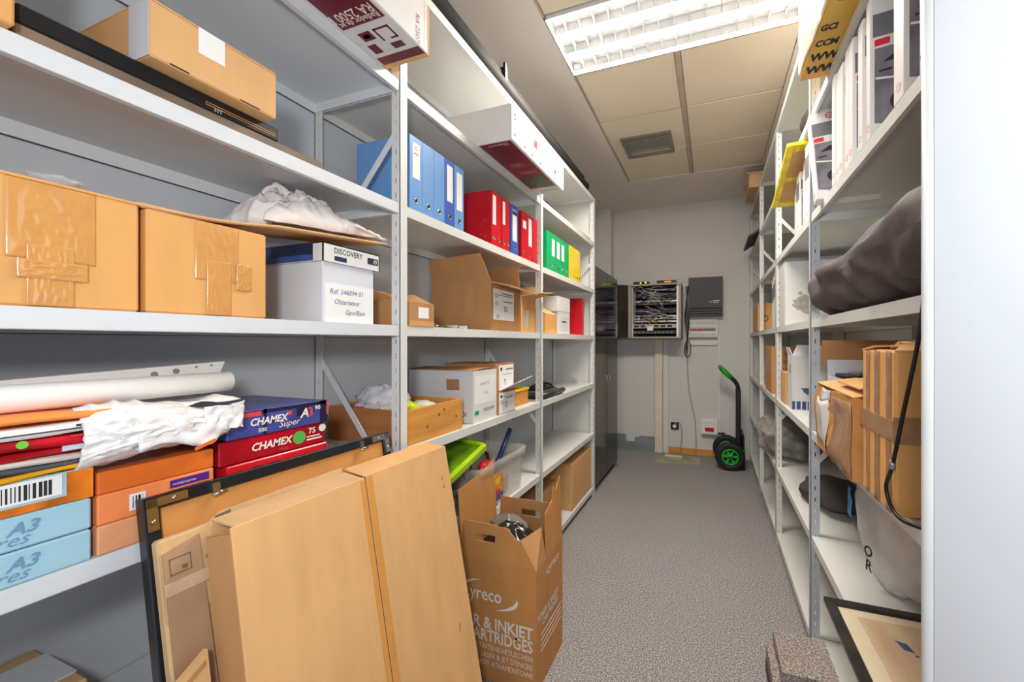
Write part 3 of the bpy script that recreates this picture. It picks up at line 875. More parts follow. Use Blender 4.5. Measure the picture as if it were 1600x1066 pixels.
o = wavy('red_wrapper', 'upper red plastic wrapper with green dot and grey sticker', 'wrapper', .0, .385, 1.222, .014, red_p, seed=6, amp=.003, fx=-.992, group=gp)
MB().box(-.993, -.9902, .326, .352, 1.212, 1.235).build('sticker', mat('sticker_grey', (202, 208, 220), .5), o)
m = MB(); m.lathe([(.006, 0), (.006, .002)], (-.992, .286, 1.232), 'x', 14, False); m.build('green_dot', mat('dot_green', (110, 206, 60), .4), o)
o = wavy('paper_sheaf', 'white sheaf with grey lines above the red wrappers', 'paper', .0, .395, 1.240, .015, paper, seed=7, amp=.004, fx=-.99, group=gp)
m = MB(); m.box(-.989, -.987, .1, .37, 1.2465, 1.248); m.box(-.989, -.987, .34, .375, 1.2505, 1.2535); m.build('print', ink, o)
o = wavy('orange_board', 'thin bright orange board under the rolled posters', 'board', .0, .40, 1.2635, .010, mat('board_orange', (252, 146, 72), .4, var=.06), seed=8, amp=.002, fx=-.99, group=gp)
o = thing('poster_roll', 'thick white paper roll lying across the paper pile', 'paper roll', (-1.06, .0, 1.298), 0, 'rolled posters')
m = MB(); m.lathe([(.0225, 0), (.0225, .60), (.020, .60), (.020, 0)], (0, 0, .0), 'y', 20, closed=True); m.build('paper_tube', paper, o)
m = MB(); m.lathe([(.0195, .2), (.0195, .598), (.018, .598), (.018, .2)], (0, 0, 0), 'y', 16, closed=True); m.build('inner_layer', paper_g, o)
o = thing('poster_roll', 'flattened white paper roll with punched holes on top of the round roll', 'paper roll', (-1.085, .0, 1.306), 0, 'rolled posters')
m = MB(); m.prism([(0, .0), (.59, .012), (.60, .038), (.45, .030), (.0, .006)], 'x', -.012, .012); m.build('paper_tube', mat('paper_cream', (214, 206, 198), .7, var=.04), o)
m = MB()
for (yy, zz, rr) in ((.573, .030, .0025), (.545, .028, .0025), (.51, .021, .006), (.475, .017, .006)): m.lathe([(rr, 0), (rr, .0006)], (.0122, yy, zz), 'x', 10, False)
m.build('punched_hole', mat('hole_grey', (120, 120, 120), .7), o)

# large white carrier bag bulging over the orange reams
bagm = mat('carrier_bag', (236, 232, 228), .35, var=.04, scale=12, bump=.35, bscale=14)
def cbag(u, v):
    y = .345 + u * .262
    zt = 1.272 - .02 * u + .012 * math.sin(u * 6); zb_ = 1.166 + .022 * u
    z = zb_ + (zt - zb_) * v
    bulge = math.sin(v * math.pi) ** .6 * math.sin(min(1, .12 + u * .95) * math.pi) ** .5
    n = noise.noise(Vector((u * 4, v * 5, 4))) * .5 + (1 - 2 * abs(noise.noise(Vector((u * 7 + v * 3, v * 9 - u * 3, 8))))) * .5
    n2 = 1 - 2 * abs(noise.noise(Vector((u * 15 + v * 8, v * 14 - u * 9, 5))))
    return (-1.02 + .055 * bulge + (.018 * n + .003 * n2) * (.4 + bulge), y, z + .012 * n)
o = thing('carrier_bag', 'white plastic carrier bag with orange print spilling over the orange reams', 'bag', (0, 0, 0))
m = MB(); m.sheet(70, 46, cbag, .003); m.build('front_side', bagm, o)
m = MB(); m.sheet(20, 10, lambda u, v: (-1.0 - v * .25, .36 + u * .23, 1.262 + .016 * math.sin(v * 3.1) + .014 * noise.noise(Vector((u * 5, v * 5, 2))) - .03 * v), .002); m.build('top_side', bagm, o)
m = MB(); m.sheet(24, 8, lambda u, v: (-.952 - .02 * abs(u - .5) + .012 * noise.noise(Vector((u * 6, v * 3, 5))), .405 + u * .14, 1.192 + v * .055 + .01 * math.sin(u * 7)), .002); m.build('fold', bagm, o)
m = MB(); m.sheet(14, 10, lambda u, v: (-.958 + .012 * noise.noise(Vector((u * 7, v * 3, 15))), .50 + u * .07, 1.205 + v * .05 + .012 * math.sin(v * 14 + u * 3) * .3), .002); m.build('fold', bagm, o)
m = MB(); m.bar((-.938, .475, 1.182), (-.945, .512, 1.192), .002, .006); m.build('print', or2, o)

# lowest visible shelf of the nearest bay
o = thing('cardboard_box', 'grey taped cardboard box on the low shelf at the bottom left corner', 'box', (-1.40, .12, .5655))
MB().box(.005, .225, 0, .30, 0, .152, .003).build('body', card_p, o)
MB().box(.05, .18, .0, .3006, .152, .154).build('tape', tape_w, o); MB().box(.2252, .226, .02, .28, .03, .12).build('tape', tape_w, o)
o = MB().blob((-1.28, .79, .62), (.07, .12, .075), 5, .35, 2.2, .6, 20, flat=.566).build('plastic_bag', clearf); tag(o, 'clear plastic bag crumpled on the low shelf behind the black frame', 'bag')

# ------------------------------------------------------------------ left rack, second bay shelf at 1.015
o = thing('wooden_crate', 'open pine crate with rags behind the front post', 'crate', (-1.385, 1.118, 1.0155))
cw, cd_, ch_ = .365, .345, .128
MB().box(0, cw, 0, .012, 0, ch_, .001).build('side_board', wood_shade, o); MB().box(0, cw, cd_ - .012, cd_, 0, ch_, .001).build('side_board', wood, o)
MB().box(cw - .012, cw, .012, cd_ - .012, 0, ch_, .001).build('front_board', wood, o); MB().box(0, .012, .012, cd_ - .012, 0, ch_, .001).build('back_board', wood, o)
MB().box(.012, cw - .012, .012, cd_ - .012, 0, .006).build('bottom_board', wood_shade, o)
m = MB()
for (yy, zz) in ((.22, .10), (.19, .085), (.12, .05), (.30, .06)): m.lathe([(.006, 0), (.005, .0006)], (cw, yy, zz), 'x', 10, False)
m.build('knot', mat('wood_knot', (126, 76, 34), .6), o)
m = MB(); m.blob((-1.22, 1.215, 1.155), (.115, .065, .066), 8, .3, 2.5, .7, 22); tag(m.build('rag', mat('rag_white', (222, 222, 226), .8, var=.05, bump=.2)), 'crumpled white rag heaped in the pine crate', 'cloth')
m = MB(); m.blob((-1.13, 1.235, 1.115), (.055, .07, .042), 11, .25, 2.5, .6, 18); tag(m.build('rag', mat('rag_yellow', (206, 226, 40), .7, var=.05)), 'bright yellow-green cloth stuffed in the pine crate', 'cloth')
m = MB(); m.blob((-1.14, 1.35, 1.108), (.07, .055, .036), 14, .25, 2.5, .6, 18); tag(m.build('rag', mat('rag_cream', (226, 222, 206), .8, var=.05)), 'cream cloth lying at the far end of the pine crate', 'cloth')
o = thing('notebook', 'thin pink and dark red notebook sticking out of the pine crate', 'notebook', (-1.345, 1.135, 1.125), .15)
m = MB(); m.box(0, .09, 0, .13, 0, .003); m.box(0, .09, 0, .13, .012, .015); m.build('cover', mat('cover_magenta', (176, 24, 96), .4), o); MB().box(.002, .088, .002, .128, .003, .012).build('pages', paper, o)
m = MB(); m.slab([(-1.25, 1.14, 1.12), (-1.17, 1.13, 1.115), (-1.16, 1.15, 1.165), (-1.22, 1.16, 1.17)], .003); tag(m.build('card_piece', card_w), 'white card piece leaning on the crumpled rag', 'card')

o = thing('white_carton', 'large white carton with taped note beside the pine crate', 'box', (-1.385, 1.545, 1.0155))
MB().box(0, .365, 0, .205, 0, .24, .002).build('body', card_shade, o)
patch(o, (.3652, .0, .0), BY, BZ, .205, .24, card_w, 'front_print_panel'); patch(o, (.3660, .012, .085), BY, BZ, .185, .13, paper)
lettering('cables PC', .022, (.3672, .05, .17), BY, BZ, mat('ink_faint', (150, 160, 200), .6), o, shear=.2); lettering('VGA', .022, (.3672, .08, .125), BY, BZ, mat('ink_faint', (150, 160, 200), .6), o, shear=.2)
lettering('DISCOVERY', .020, (.3668, .085, .045), BY, BZ, ink, o, sx=.95)
m = MB(); m.box(.3656, .3664, .012, .045, .035, .055); m.build('print', green_b, o)
lettering('DI', .030, (.30, -.0006, .03), BX, BZ, ink, o, bold=.01)
m = MB(); m.box(.22, .29, -.0006, 0, .15, .20); m.build('tape', tape_b, o)
m = MB(); m.sheet(8, 4, lambda u, v: (.0 + v * .365, u * .205, .2402 + .006 * math.sin(u * 3)), .002); m.build('torn_top', card_d, o)
o = carton('small_carton', 'lower small carton with printed white label beside the white carton', (-1.33, 1.765, 1.0155), (.31, .19, .115), card_d)
patch(o, (.3102, .012, .004), BY, BZ, .17, .105, paper); lettering('75', .045, (.3112, .07, .03), BY, BZ, ink, o, sx=.6); lettering('T0', .03, (.3112, .02, .05), BY, BZ, ink, o)
m = MB(); m.lathe([(.010, 0), (.010, .001)], (.3103, .035, .092), 'x', 12, False); m.box(.3106, .3112, .08, .16, .078, .082); m.box(.3106, .3112, .06, .16, .088, .090); m.build('print', ink, o)
o = carton('small_carton', 'upper small carton with printed white label and torn flap', (-1.345, 1.770, 1.131), (.31, .20, .145), card_d)
patch(o, (.3102, .03, .006), BY, BZ, .16, .13, paper); lettering('75', .045, (.3112, .08, .03), BY, BZ, ink, o, sx=.6)
m = MB(); m.lathe([(.010, 0), (.010, .001)], (.3103, .055, .115), 'x', 12, False); m.box(.3106, .3112, .10, .18, .11, .115); m.box(.3106, .3112, .07, .17, .085, .087); m.build('print', ink, o)
flap(o, (.311, .05, .002), (.311, .20, .002), (.42, .20, .07), (.40, .06, .045), paper_g)
o = thing('wooden_tray', 'small wooden tray with yellow rim beside the second post', 'tray', (-1.28, 2.0, 1.0155))
m = MB(); m.box(0, .22, 0, .01, 0, .085); m.box(0, .22, .19, .20, 0, .085); m.box(0, .01, .01, .19, 0, .085); m.box(.01, .21, .01, .19, 0, .006); m.build('tray_body', wood_shade, o)
MB().box(.21, .22, .01, .19, 0, .085).build('front_board', wood, o)
m = MB(); m.box(-.004, .226, -.004, .012, .085, .096); m.box(-.004, .226, .188, .204, .085, .096); m.box(.206, .226, .012, .188, .085, .096); m.build('rim', mat('rim_yellow', (240, 196, 20), .4), o)

# third bay, shelf at 1.015: black device
o = thing('projector_screen_case', 'black folded device with round tube beside the second post', 'device', (-1.22, 2.33, 1.0155))
MB().box(0, .20, 0, .36, 0, .012, .003).build('base_plate', black, o)
MB().box(.01, .17, .02, .34, .012, .045, .006).build('body', mat('device_grey', (78, 74, 72), .35), o)
m = MB(); m.lathe([(.018, 0), (.018, .40), (.011, .40), (.011, 0)], (.195, -.02, .026), 'y', 18, closed=True); m.build('roller_tube', mat('device_tube', (58, 56, 56), .3), o)
m = MB(); m.box(.04, .15, .10, .32, .045, .058, .004); m.tube([(.05, .12, .06), (.09, .16, .085), (.12, .22, .07), (.08, .28, .082), (.13, .33, .062)], .007, 8); m.build('cable_bundle', black, o)

# ------------------------------------------------------------------ left rack, low shelves
o = thing('plastic_tub', 'clear plastic storage tub full of tools on the low shelf', 'tub', (-1.352, 1.56, .5655))
def tub_ring(x0, x1, y0, y1, r, n=5):
    P = []
    for (cx_, cy_, a0) in ((x1 - r, y1 - r, 0), (x0 + r, y1 - r, 90), (x0 + r, y0 + r, 180), (x1 - r, y0 + r, 270)):
        for k in range(n):
            a = math.radians(a0 + 90 * k / (n - 1)); P.append((cx_ + r * math.cos(a), cy_ + r * math.sin(a)))
    return P
def tub_shell(levels):
    m = MB(); rings = []
    V = []; F = []
    for (ins, z) in levels:
        rings.append(len(V)); V += [(p[0], p[1], z) for p in tub_ring(ins, .355 - ins, ins, .50 - ins, .03)]
    n = 20
    for a, b in zip(rings[:-1], rings[1:]):
        for k in range(n):
            F.append([a + k, a + (k + 1) % n, b + (k + 1) % n, b + k])
    m.add(V, F, True); m.add(V[:n], [list(range(n))])
    return m
tub_shell([(.022, 0), (.012, .18), (.012, .182), (.002, .182), (.0, .235), (.006, .235), (.016, .185), (.026, .004)]).build('tub_shell', clearp, o)
patch(o, (.3458, .14, .035), BY, BZ, .085, .13, mat('tub_sticker', (230, 190, 40), .4, rgb2=(206, 80, 60), scale=26), 'sticker', .003)
m = MB(); m.box(.348, .3496, .14, .225, .035, .07); m.build('sticker', mat('sticker_violet', (86, 84, 140), .4), o)
m = MB(); m.box(.348, .3496, .145, .20, .070, .09); m.build('sticker', ink_r, o)
lettering('90', .04, (.3502, .150, .12), BY, BZ, mat('ink_yellow', (244, 226, 60), .4), o, bold=.02)
o = thing('hand_tool', 'dark blue tube standing in the clear tub', 'tool', (-1.10, 1.96, .60))
m = MB(); m.tube([(0, -.14, .05), (.03, .03, .30)], .014, 12); m.build('shaft', mat('tool_blue', (34, 56, 106), .3), o)
m = MB(); m.tube([(.03, .03, .30), (.0312, .037, .31)], .011, 12); m.build('end_cap', mat('tool_cap', (150, 170, 200), .3), o)
o = thing('hand_tool', 'red plastic tool head lying in the clear tub', 'tool', (-1.08, 1.74, .72))
m = MB(); m.blob((0, 0, .04), (.03, .05, .028), 21, .2, 2, .4, 14); m.build('head', mat('tool_red', (226, 44, 48), .35), o); m = MB(); m.tube([(0, .03, .03), (-.1, .12, -.10)], .010, 8); m.build('handle', black, o)
o = thing('power_cable', 'dark red cable coiled inside the clear tub', 'cable', (-1.12, 1.74, .60))
pts = []
for k in range(60):
    a = k / 59 * 4 * math.pi
    pts.append((.02 * math.sin(a * .5), .10 * math.cos(a) , .15 + .08 * math.sin(a) + .012 * k / 59))
m = MB(); m.tube(pts, .005, 6); m.build('coil', mat('cable_maroon', (92, 24, 30), .4), o)
for i, (xx, yy, hh, mt, lb) in enumerate(((-1.045, 1.66, .12, black, 'black tool case packed at the near end of the clear tub'), (-1.055, 1.80, .10, mat('tool_grey', (120, 116, 110), .5), 'grey metal tool packed in the middle of the clear tub'), (-1.05, 1.93, .09, mat('tool_brass', (150, 120, 80), .5), 'brown handled tool packed at the far end of the clear tub'))):
    o = thing('hand_tool', lb, 'tool', (xx, yy - .05, .574), .1 * i, 'tools in the clear tub')
    MB().box(-.16, 0, 0, .08, 0, hh, .008).build('tool_body', mt, o); m = MB(); m.tube([(-.08, .04, hh), (-.06, .05, hh + .05)], .009, 8); m.build('tool_grip', ink_r if i == 2 else black, o)
gm = mat('lime_plastic', (166, 208, 26), .25, var=.05, bump=.05, bscale=60)
gm_shade = mat('lime_plastic_shaded', (110, 150, 24), .3, var=.15, scale=20)  # darker copy of the lime, weaker light on the panel put into its colour
o = thing('lime_lid', 'lime green ribbed plastic lid lying tilted beside the clear tub', 'lid', (-1.0, 1.27, .812), 0, None, axes=((0, .32, .085), (-.35, 0, .06)))
MB().box(0, .345, 0, .012, 0, .36, .004).build('panel', gm_shade, o)
for k in range(6):
    MB().box(.03 + k * .052, .042 + k * .052, .012, .018, .03, .33, .002).build('rib', gm, o)
m = MB(); m.box(-.006, .352, -.016, .022, -.012, .012, .006); m.box(-.006, .352, -.016, .022, .35, .366, .006); m.box(-.012, .006, -.016, .022, 0, .36, .006); m.box(.338, .356, -.016, .022, 0, .36, .006); m.build('rim', gm, o)
o = thing('plastic_bin', 'grey plastic bin under the lime green lid', 'bin', (-1.36, 1.14, .5655))
m = MB(); m.box(0, .30, 0, .34, 0, .16, .01); m.build('bin_body', mat('bin_grey', (150, 146, 140), .5), o); MB().box(-.008, .308, -.008, .348, .15, .17, .004).build('rim', mat('bin_rim', (120, 116, 112), .5), o)
o = carton('cardboard_box', 'plain closed cardboard box on the bottom shelf next to the black cabinet', (-1.38, 2.885, .0805), (.36, .53, .355), card, seam='y')
MB().box(.36, .3606, .0, .53, .0, .02).build('tape', tape_b, o)
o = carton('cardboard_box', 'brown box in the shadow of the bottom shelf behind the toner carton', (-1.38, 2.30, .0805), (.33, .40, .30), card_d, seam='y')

# ------------------------------------------------------------------ things leaning on and standing before the left rack
o = thing('picture_frame', 'black picture frame seen from behind, leaning on the near shelving', 'picture frame', (-.795, .415, .002), 0, None, axes=((0, 1, 0), (-.176, .006, 1.0)))
FW, FH = .585, 1.115
for (x0, x1, z0, z1, nm) in ((0, .024, 0, FH, 'stile'), (FW - .024, FW, 0, FH, 'stile'), (.024, FW - .024, FH - .024, FH, 'rail'), (.024, FW - .024, 0, .024, 'rail')):
    MB().box(x0, x1, -.012, .012, z0, z1, .002).build(nm, black_f, o)
MB().box(.024, FW - .024, -.002, .004, .024, FH - .024).build('backing_board', mat('hardboard', (206, 142, 76), .6, var=.08, scale=5), o)
brass = mat('bracket_brass', (150, 112, 60), .35, metal=.6)
for (x0, s_) in ((.004, 1), (FW - .004, -1)):
    m = MB(); m.box(x0, x0 + s_ * .062, -.0135, -.012, FH - .020, FH - .004); m.box(x0, x0 + s_ * .016, -.0135, -.012, FH - .062, FH - .004); m.build('corner_bracket', brass if s_ > 0 else alu, o)
    m = MB(); m.lathe([(.004, -.0135), (.003, -.016)], (x0 + s_ * .040, 0, FH - .012), 'y', 10); m.lathe([(.004, -.0135), (.003, -.016)], (x0 + s_ * .008, 0, FH - .045), 'y', 10); m.build('screw', chrome, o)
for x0 in (.105, .47):
    m = MB(); m.box(x0, x0 + .014, -.017, -.012, FH - .030, FH - .006); m.tube([(x0, -.016, FH - .030), (x0 + .022, -.018, FH - .026)], .003, 8); m.build('spring_clip', chrome, o)

o = thing('flattened_carton', 'old taped carton folded flat between the frame and the big cardboard sheet', 'cardboard', (-.746, .400, .002), 0, None, axes=((0.0, 1, 0), (-.19, .012, 1.0)))
MB().box(.02, .40, 0, .022, 0, 1.045, .004).build('body', card_p, o)
m = MB(); m.prism([(.02, 1.02), (.09, 1.045), (.12, 1.062), (.40, 1.066), (.40, .90), (.02, .90)], 'y', -.004, -.0002); m.build('top_flap', card_p, o)
m = MB(); m.prism([(.022, .55), (.085, .55), (.078, 1.035), (.022, 1.02)], 'y', -.007, -.0042); m.build('side_flap', mat('cardboard_greybrown', (180, 142, 106), .6, var=.08), o)
m = MB(); m.prism([(.085, .985), (.108, 1.056), (.135, 1.060), (.125, .995)], 'y', -.0065, -.0045); m.build('tape', mat('tape_grey', (120, 110, 104), .3, var=.2, scale=40, bump=.3), o)
m = MB(); m.box(.02, .13, -.0085, -.0072, .945, .968); m.build('tape', mat('tape_pale', (206, 174, 142), .25, bump=.3), o)
m = MB(); m.box(.030, .062, -.0076, -.007, .978, .980); m.box(.030, .062, -.0076, -.007, 1.006, 1.008); m.box(.030, .0315, -.0076, -.007, .978, 1.008); m.box(.0605, .062, -.0076, -.007, .978, 1.008); m.box(.048, .056, -.0076, -.007, .983, .990); m.build('print', mat('ink_brown', (120, 92, 76), .6), o)

r_ = Vector((-.062, .72, -.032)).normalized(); u_ = Vector((-.215, .05, 1.0)); u_ = (u_ - r_ * u_.dot(r_)).normalized()
CW_, CH_ = .722, 1.030
org_ = Vector((-.85, .485, 1.040)) - u_ * CH_
o = thing('flattened_carton', 'large flattened cardboard carton with a taped slit leaning in the foreground', 'cardboard', org_, 0, None, axes=(r_, u_))
SL = .335; TK = .066
MB().box(.0, SL - .0012, 0, .006, 0, CH_, .002).build('panel', card, o)
MB().box(SL + .0012, CW_, 0, .006, 0, CH_ + .004, .002).build('panel', card, o)
MB().box(.004, CW_ - .004, TK - .006, TK, 0, CH_ + .012).build('rear_panel', card, o)
MB().box(-.002, .004, .002, TK - .002, 0, CH_ - .012).build('end_flap', card_d, o)
MB().box(CW_ - .006, CW_, .006, TK - .006, 0, CH_ - .004).build('end_flap', card_d, o)
m = MB(); m.slab([(.012, .004, CH_ - .002), (SL - .002, .004, CH_ - .002), (SL - .002, TK, CH_ + .022), (.012, TK, CH_ + .018)], .004); m.build('top_fold', card_p, o)
m = MB(); m.slab([(SL + .002, .002, CH_ + .003), (CW_ - .004, .002, CH_ + .003), (CW_ - .018, TK, CH_ + .030), (SL + .002, TK, CH_ + .030)], .004); m.build('top_fold', card, o)
MB().box(SL - .020, SL - .0030, -.0008, 0, .01, CH_ - .006).build('tape', mat('tape_amber', (214, 150, 78), .3, var=.04), o); MB().box(SL + .0030, SL + .024, -.0008, 0, .01, CH_ - .002).build('tape', MAT['tape_amber'], o)
MB().box(SL - .0011, SL + .0011, .001, .005, .0, CH_).build('slit', mat('slit_dark', (70, 46, 26), .9), o)
m = MB()
for (xx, zz) in ((.67, .925), (.675, .895), (.64, .44), (.645, .45)): m.box(xx, xx + .004, -.0006, 0, zz, zz + .012)
m.build('scuff_mark', mat('ink_brown2', (130, 96, 60), .7), o)
o = thing('flattened_carton', 'low folded cardboard piece propped at the bottom beside the black frame', 'cardboard', (-.715, .352, .002), 0, None, axes=((0, 1, 0), (-.17, .0, 1.0)))
m = MB(); m.prism([(-.05, 0), (.10, 0), (.10, .845), (-.05, .755)], 'y', 0, .012); m.build('panel', card, o)
MB().prism([(-.046, .735), (.096, .820), (.096, .830), (-.046, .745)], 'y', -.0006, 0).build('crease', card_d, o)

# toner cartridge recycling box
o = thing('recycling_box', 'brown toner recycling box with white lettering, open on top', 'box', (-.995, 1.42, .001))
bw, bd, bh = .345, .29, .485
MB().box(0, bw, 0, .005, 0, bh).build('front_panel', card_k, o)
MB().box(bw - .005, bw, .005, bd, 0, bh).build('side_panel', card_k, o)
MB().box(0, .005, .005, bd, 0, bh).build('side_panel', card_k, o)
MB().box(.005, bw - .005, bd - .005, bd, 0, bh).build('back_panel', card_k, o)
MB().box(.005, bw - .005, .005, bd - .005, 0, .005).build('base_panel', card_k, o)
# front handle wall with slot, leaning slightly back
m = MB()
zz0, zz1 = bh, bh + .15
def hp(x, z): return (x, .002 + (z - zz0) * .10, z)
q = [hp(0, zz0), hp(bw, zz0), hp(bw - .07, zz0 + .10), hp(bw - .095, zz0 + .118), hp(bw - .14, zz1 - .008), hp(0, zz1)]
sx0, sx1, sz0, sz1 = .065, .155, zz0 + .075, zz0 + .103
def pan(a, b, c, d):
    m.slab([hp(a, c), hp(b, c), hp(b, d), hp(a, d)], .004)
pan(0, sx0, zz0, zz1 - .003); pan(sx0, sx1, zz0, sz0); pan(sx0, sx1, sz1, zz1 - .004); pan(sx1, .205, zz0, zz1 - .008)
m.slab([hp(.205, zz0), hp(bw, zz0), hp(bw - .07, zz0 + .10), hp(bw - .095, zz0 + .105), hp(.205, zz1 - .008)], .004)
m.build('handle_flap', card_k, o)
m = MB(); m.slab([(bw, .004, bh), (bw, .10, bh), (bw - .02, .10, bh + .13), (bw - .075, .012, bh + .105)], .004); m.build('gusset_fold', card_d, o)
m = MB(); m.slab([(bw - .0, .10, bh), (bw, bd, bh), (bw - .012, bd, bh + .285), (bw - .012, .235, bh + .235), (bw - .014, .218, bh + .262), (bw - .014, .20, bh + .205), (bw - .012, .12, bh + .175)], .004); m.build('side_flap', card_k, o)
m = MB(); m.slab([(.0, bd, bh), (0, .0, bh), (-.012, -.01, bh + .28), (-.012, .20, bh + .30), (-.02, bd, bh + .33)], .004); m.build('side_flap', card_k, o)
m = MB()
def hb(x, z): return (x, bd - .001 + (z - bh) * .05, z)
def pan2(a, b, c, d): m.slab([hb(a, c), hb(a, d), hb(b, d), hb(b, c)], .004)
z2 = bh + .15
pan2(.02, .135, bh, z2); pan2(.135, .235, bh, bh + .075); pan2(.135, .235, bh + .105, z2); pan2(.235, bw - .01, bh, z2)
m.build('handle_flap', card_d, o)
m = MB(); m.slab([(-.008, .05, bh + .12), (-.008, .14, bh + .14), (-.010, .13, bh + .20), (-.010, .06, bh + .22)][::-1], .001); m.build('label_sheet', paper_g, o)
Yf = -.0006
lettering('Lyreco', .076, (.010, Yf, .325), BX, BZ, ink_w, o, bold=.010, sx=.86)
def swoosh(cx_, cz, r, a0, a1, w, parent):
    n = 18; V = []; F = []
    for k in range(n + 1):
        a = math.radians(a0 + (a1 - a0) * k / n); ww = w * math.sin(math.pi * k / n) * .5 + .0004
        V += [(cx_ + (r + ww) * math.cos(a) * 1.25, Yf, cz + (r + ww) * math.sin(a) * .55), (cx_ + (r - ww) * math.cos(a) * 1.25, Yf, cz + (r - ww) * math.sin(a) * .55)]
    for k in range(n): F.append([2 * k, 2 * k + 1, 2 * k + 3, 2 * k + 2])
    m = MB(); m.add(V, F); m.build('logo_swoosh', ink_w, parent)
swoosh(.130, .350, .105, -75, 5, .016, o); swoosh(.130, .350, .105, 105, 185, .014, o)
lettering('R & INKJET', .066, (.331, Yf, .212), BX, BZ, ink_w, o, bold=.025, align='RIGHT', sx=.86)
lettering('ARTRIDGES', .066, (.331, Yf, .160), BX, BZ, ink_w, o, bold=.025, align='RIGHT', sx=.80)
for i, s_ in enumerate(('UND TINTENKARTUSCHEN', 'HES LASER & JET D\'ENCRE', 'I WKLADY ATRAMENTOWE')):
    lettering(s_, .031, (.331, Yf, .125 - i * .033), BX, BZ, ink_w, o, align='RIGHT', sx=.80)
Xs = bw + .0006
lettering('Lyreco', .052, (Xs, .10, .42), (0, 1, 0), (0, 0, 1), ink_w, o, bold=.008)
lettering('TONER & INKJET', .036, (Xs, .01, .27), (0, 1, .0), (0, 0, 1), ink_w, o, bold=.02, sx=.82); lettering('CARTRIDGES', .036, (Xs, .06, .235), (0, 1, 0), (0, 0, 1), ink_w, o, bold=.02, sx=.82)
for i in range(4):
    m = MB(); m.box(bw, Xs, .05, .27, .20 - i * .022, .205 - i * .022); m.build('print', ink_w, o)
m = MB()
for i in range(4): m.slab([(bw - .004 - i * .0006, .14, bh + .02 + i * .018), (bw - .006 - i * .0006, .27, bh + .02 + i * .018), (bw - .006 - i * .0006, .27, bh + .024 + i * .018), (bw - .004 - i * .0006, .14, bh + .024 + i * .018)], .0005)
m.build('print', ink_w, o)
m = MB(); m.blob((-.83, 1.56, .45), (.135, .11, .13), 31, .25, 2.5, .6, 22); tag(m.build('bin_bag', mat('bag_black', (30, 30, 33), .2, spec=.7, bump=.3, bscale=20)), 'shiny black bag of cartridges filling the recycling box', 'bag')
m = MB(); m.blob((-.88, 1.62, .54), (.09, .06, .05), 37, .3, 2.5, .6, 16); tag(m.build('plastic_bag', mat('bag_grey_film', (120, 116, 110), .2, spec=.7, bump=.3, bscale=20)), 'grey plastic film bag on top of the black bag in the recycling box', 'bag')

# ------------------------------------------------------------------ black cabinet at the end of the left rack
o = thing('metal_cabinet', 'tall glossy black two-door metal cabinet at the far left', 'cabinet', (-1.40, 3.475, 0))
MB().box(0, .375, 0, .90, .06, 2.10, .003).build('body', black, o); MB().box(.02, .36, .02, .88, 0, .06).build('plinth', black, o)
for (a, b) in ((.004, .448), (.452, .896)):
    d = MB().box(.377, .397, a, b, .065, 2.085, .003).build('door', black_gl, o)
    yk = b - .05 if a < .2 else a + .05
    m = MB(); m.box(.397, .402, yk - .02, yk + .02, 1.04, 1.055, .001); m.tube([(.399, yk, 1.03), (.412, yk, 1.03)], .008, 10); m.build('lock', alu, d)
    m = MB(); m.box(.402, .405, yk - .006, yk + .006, .985, 1.025); m.build('key', chrome, d)
MB().box(.375, .42, .86, .90, 0, .012, .002).build('foot', mat('foot_grey', (120, 120, 120), .5), o)

# ------------------------------------------------------------------ back wall fittings
YW = WB
# skirting, offcut panels, trunking
struct('baseboard_back', MB().box(-.512, .12, YW - .015, YW, 0, .078, .002), mat('skirting_wood', (214, 150, 70), .45, var=.1, scale=3, stretch=(.5, 1, 8)))
m = MB(); m.prism([(-1.19, 0), (-.684, 0), (-.684, .185), (-.88, .185), (-.88, .165), (-.94, .165), (-.94, .105), (-1.05, .105), (-1.05, .195), (-1.19, .195)], 'y', YW - .012, YW)
tag(m.build('stepped_board', mat('slate_board', (134, 144, 146), .6, var=.12, scale=5)), 'grey board with a stepped cut edge against the back wall', 'board')
o = thing('cable_trunking', 'wide cream cable trunking running from rack to floor', 'trunking', (-.632, YW, 0)); MB().box(-.048, .048, -.05, 0, .0, 1.452, .003).build('duct', mat('trunk_cream', (226, 218, 196), .5), o); MB().box(-.044, .044, -.053, -.05, .01, 1.445).build('cover', mat('trunk_cream', (226, 218, 196), .5), o)
o = thing('cable_trunking', 'narrow white cable trunking beside the wide cream one', 'trunking', (-.546, YW, 0)); MB().box(-.03, .03, -.028, 0, 0, 1.452, .002).build('duct', card_w, o); MB().box(-.027, .027, -.030, -.028, .01, 1.445).build('cover', card_w, o)
o = thing('cable_trunking', 'thin white cable trunking between fuse box and double socket', 'trunking', (.082, YW, .30)); MB().box(-.016, .016, -.02, 0, 0, 1.17, .002).build('duct', card_w, o); m = MB(); m.box(-.02, .06, -.018, 0, -.018, 0); m.build('elbow', black, o)
o = thing('cable_trunking', 'flat white trunking running under the fuse box', 'trunking', (-.28, YW, 1.405)); MB().box(0, .335, -.02, 0, -.06, 0, .002).build('duct', card_w, o)
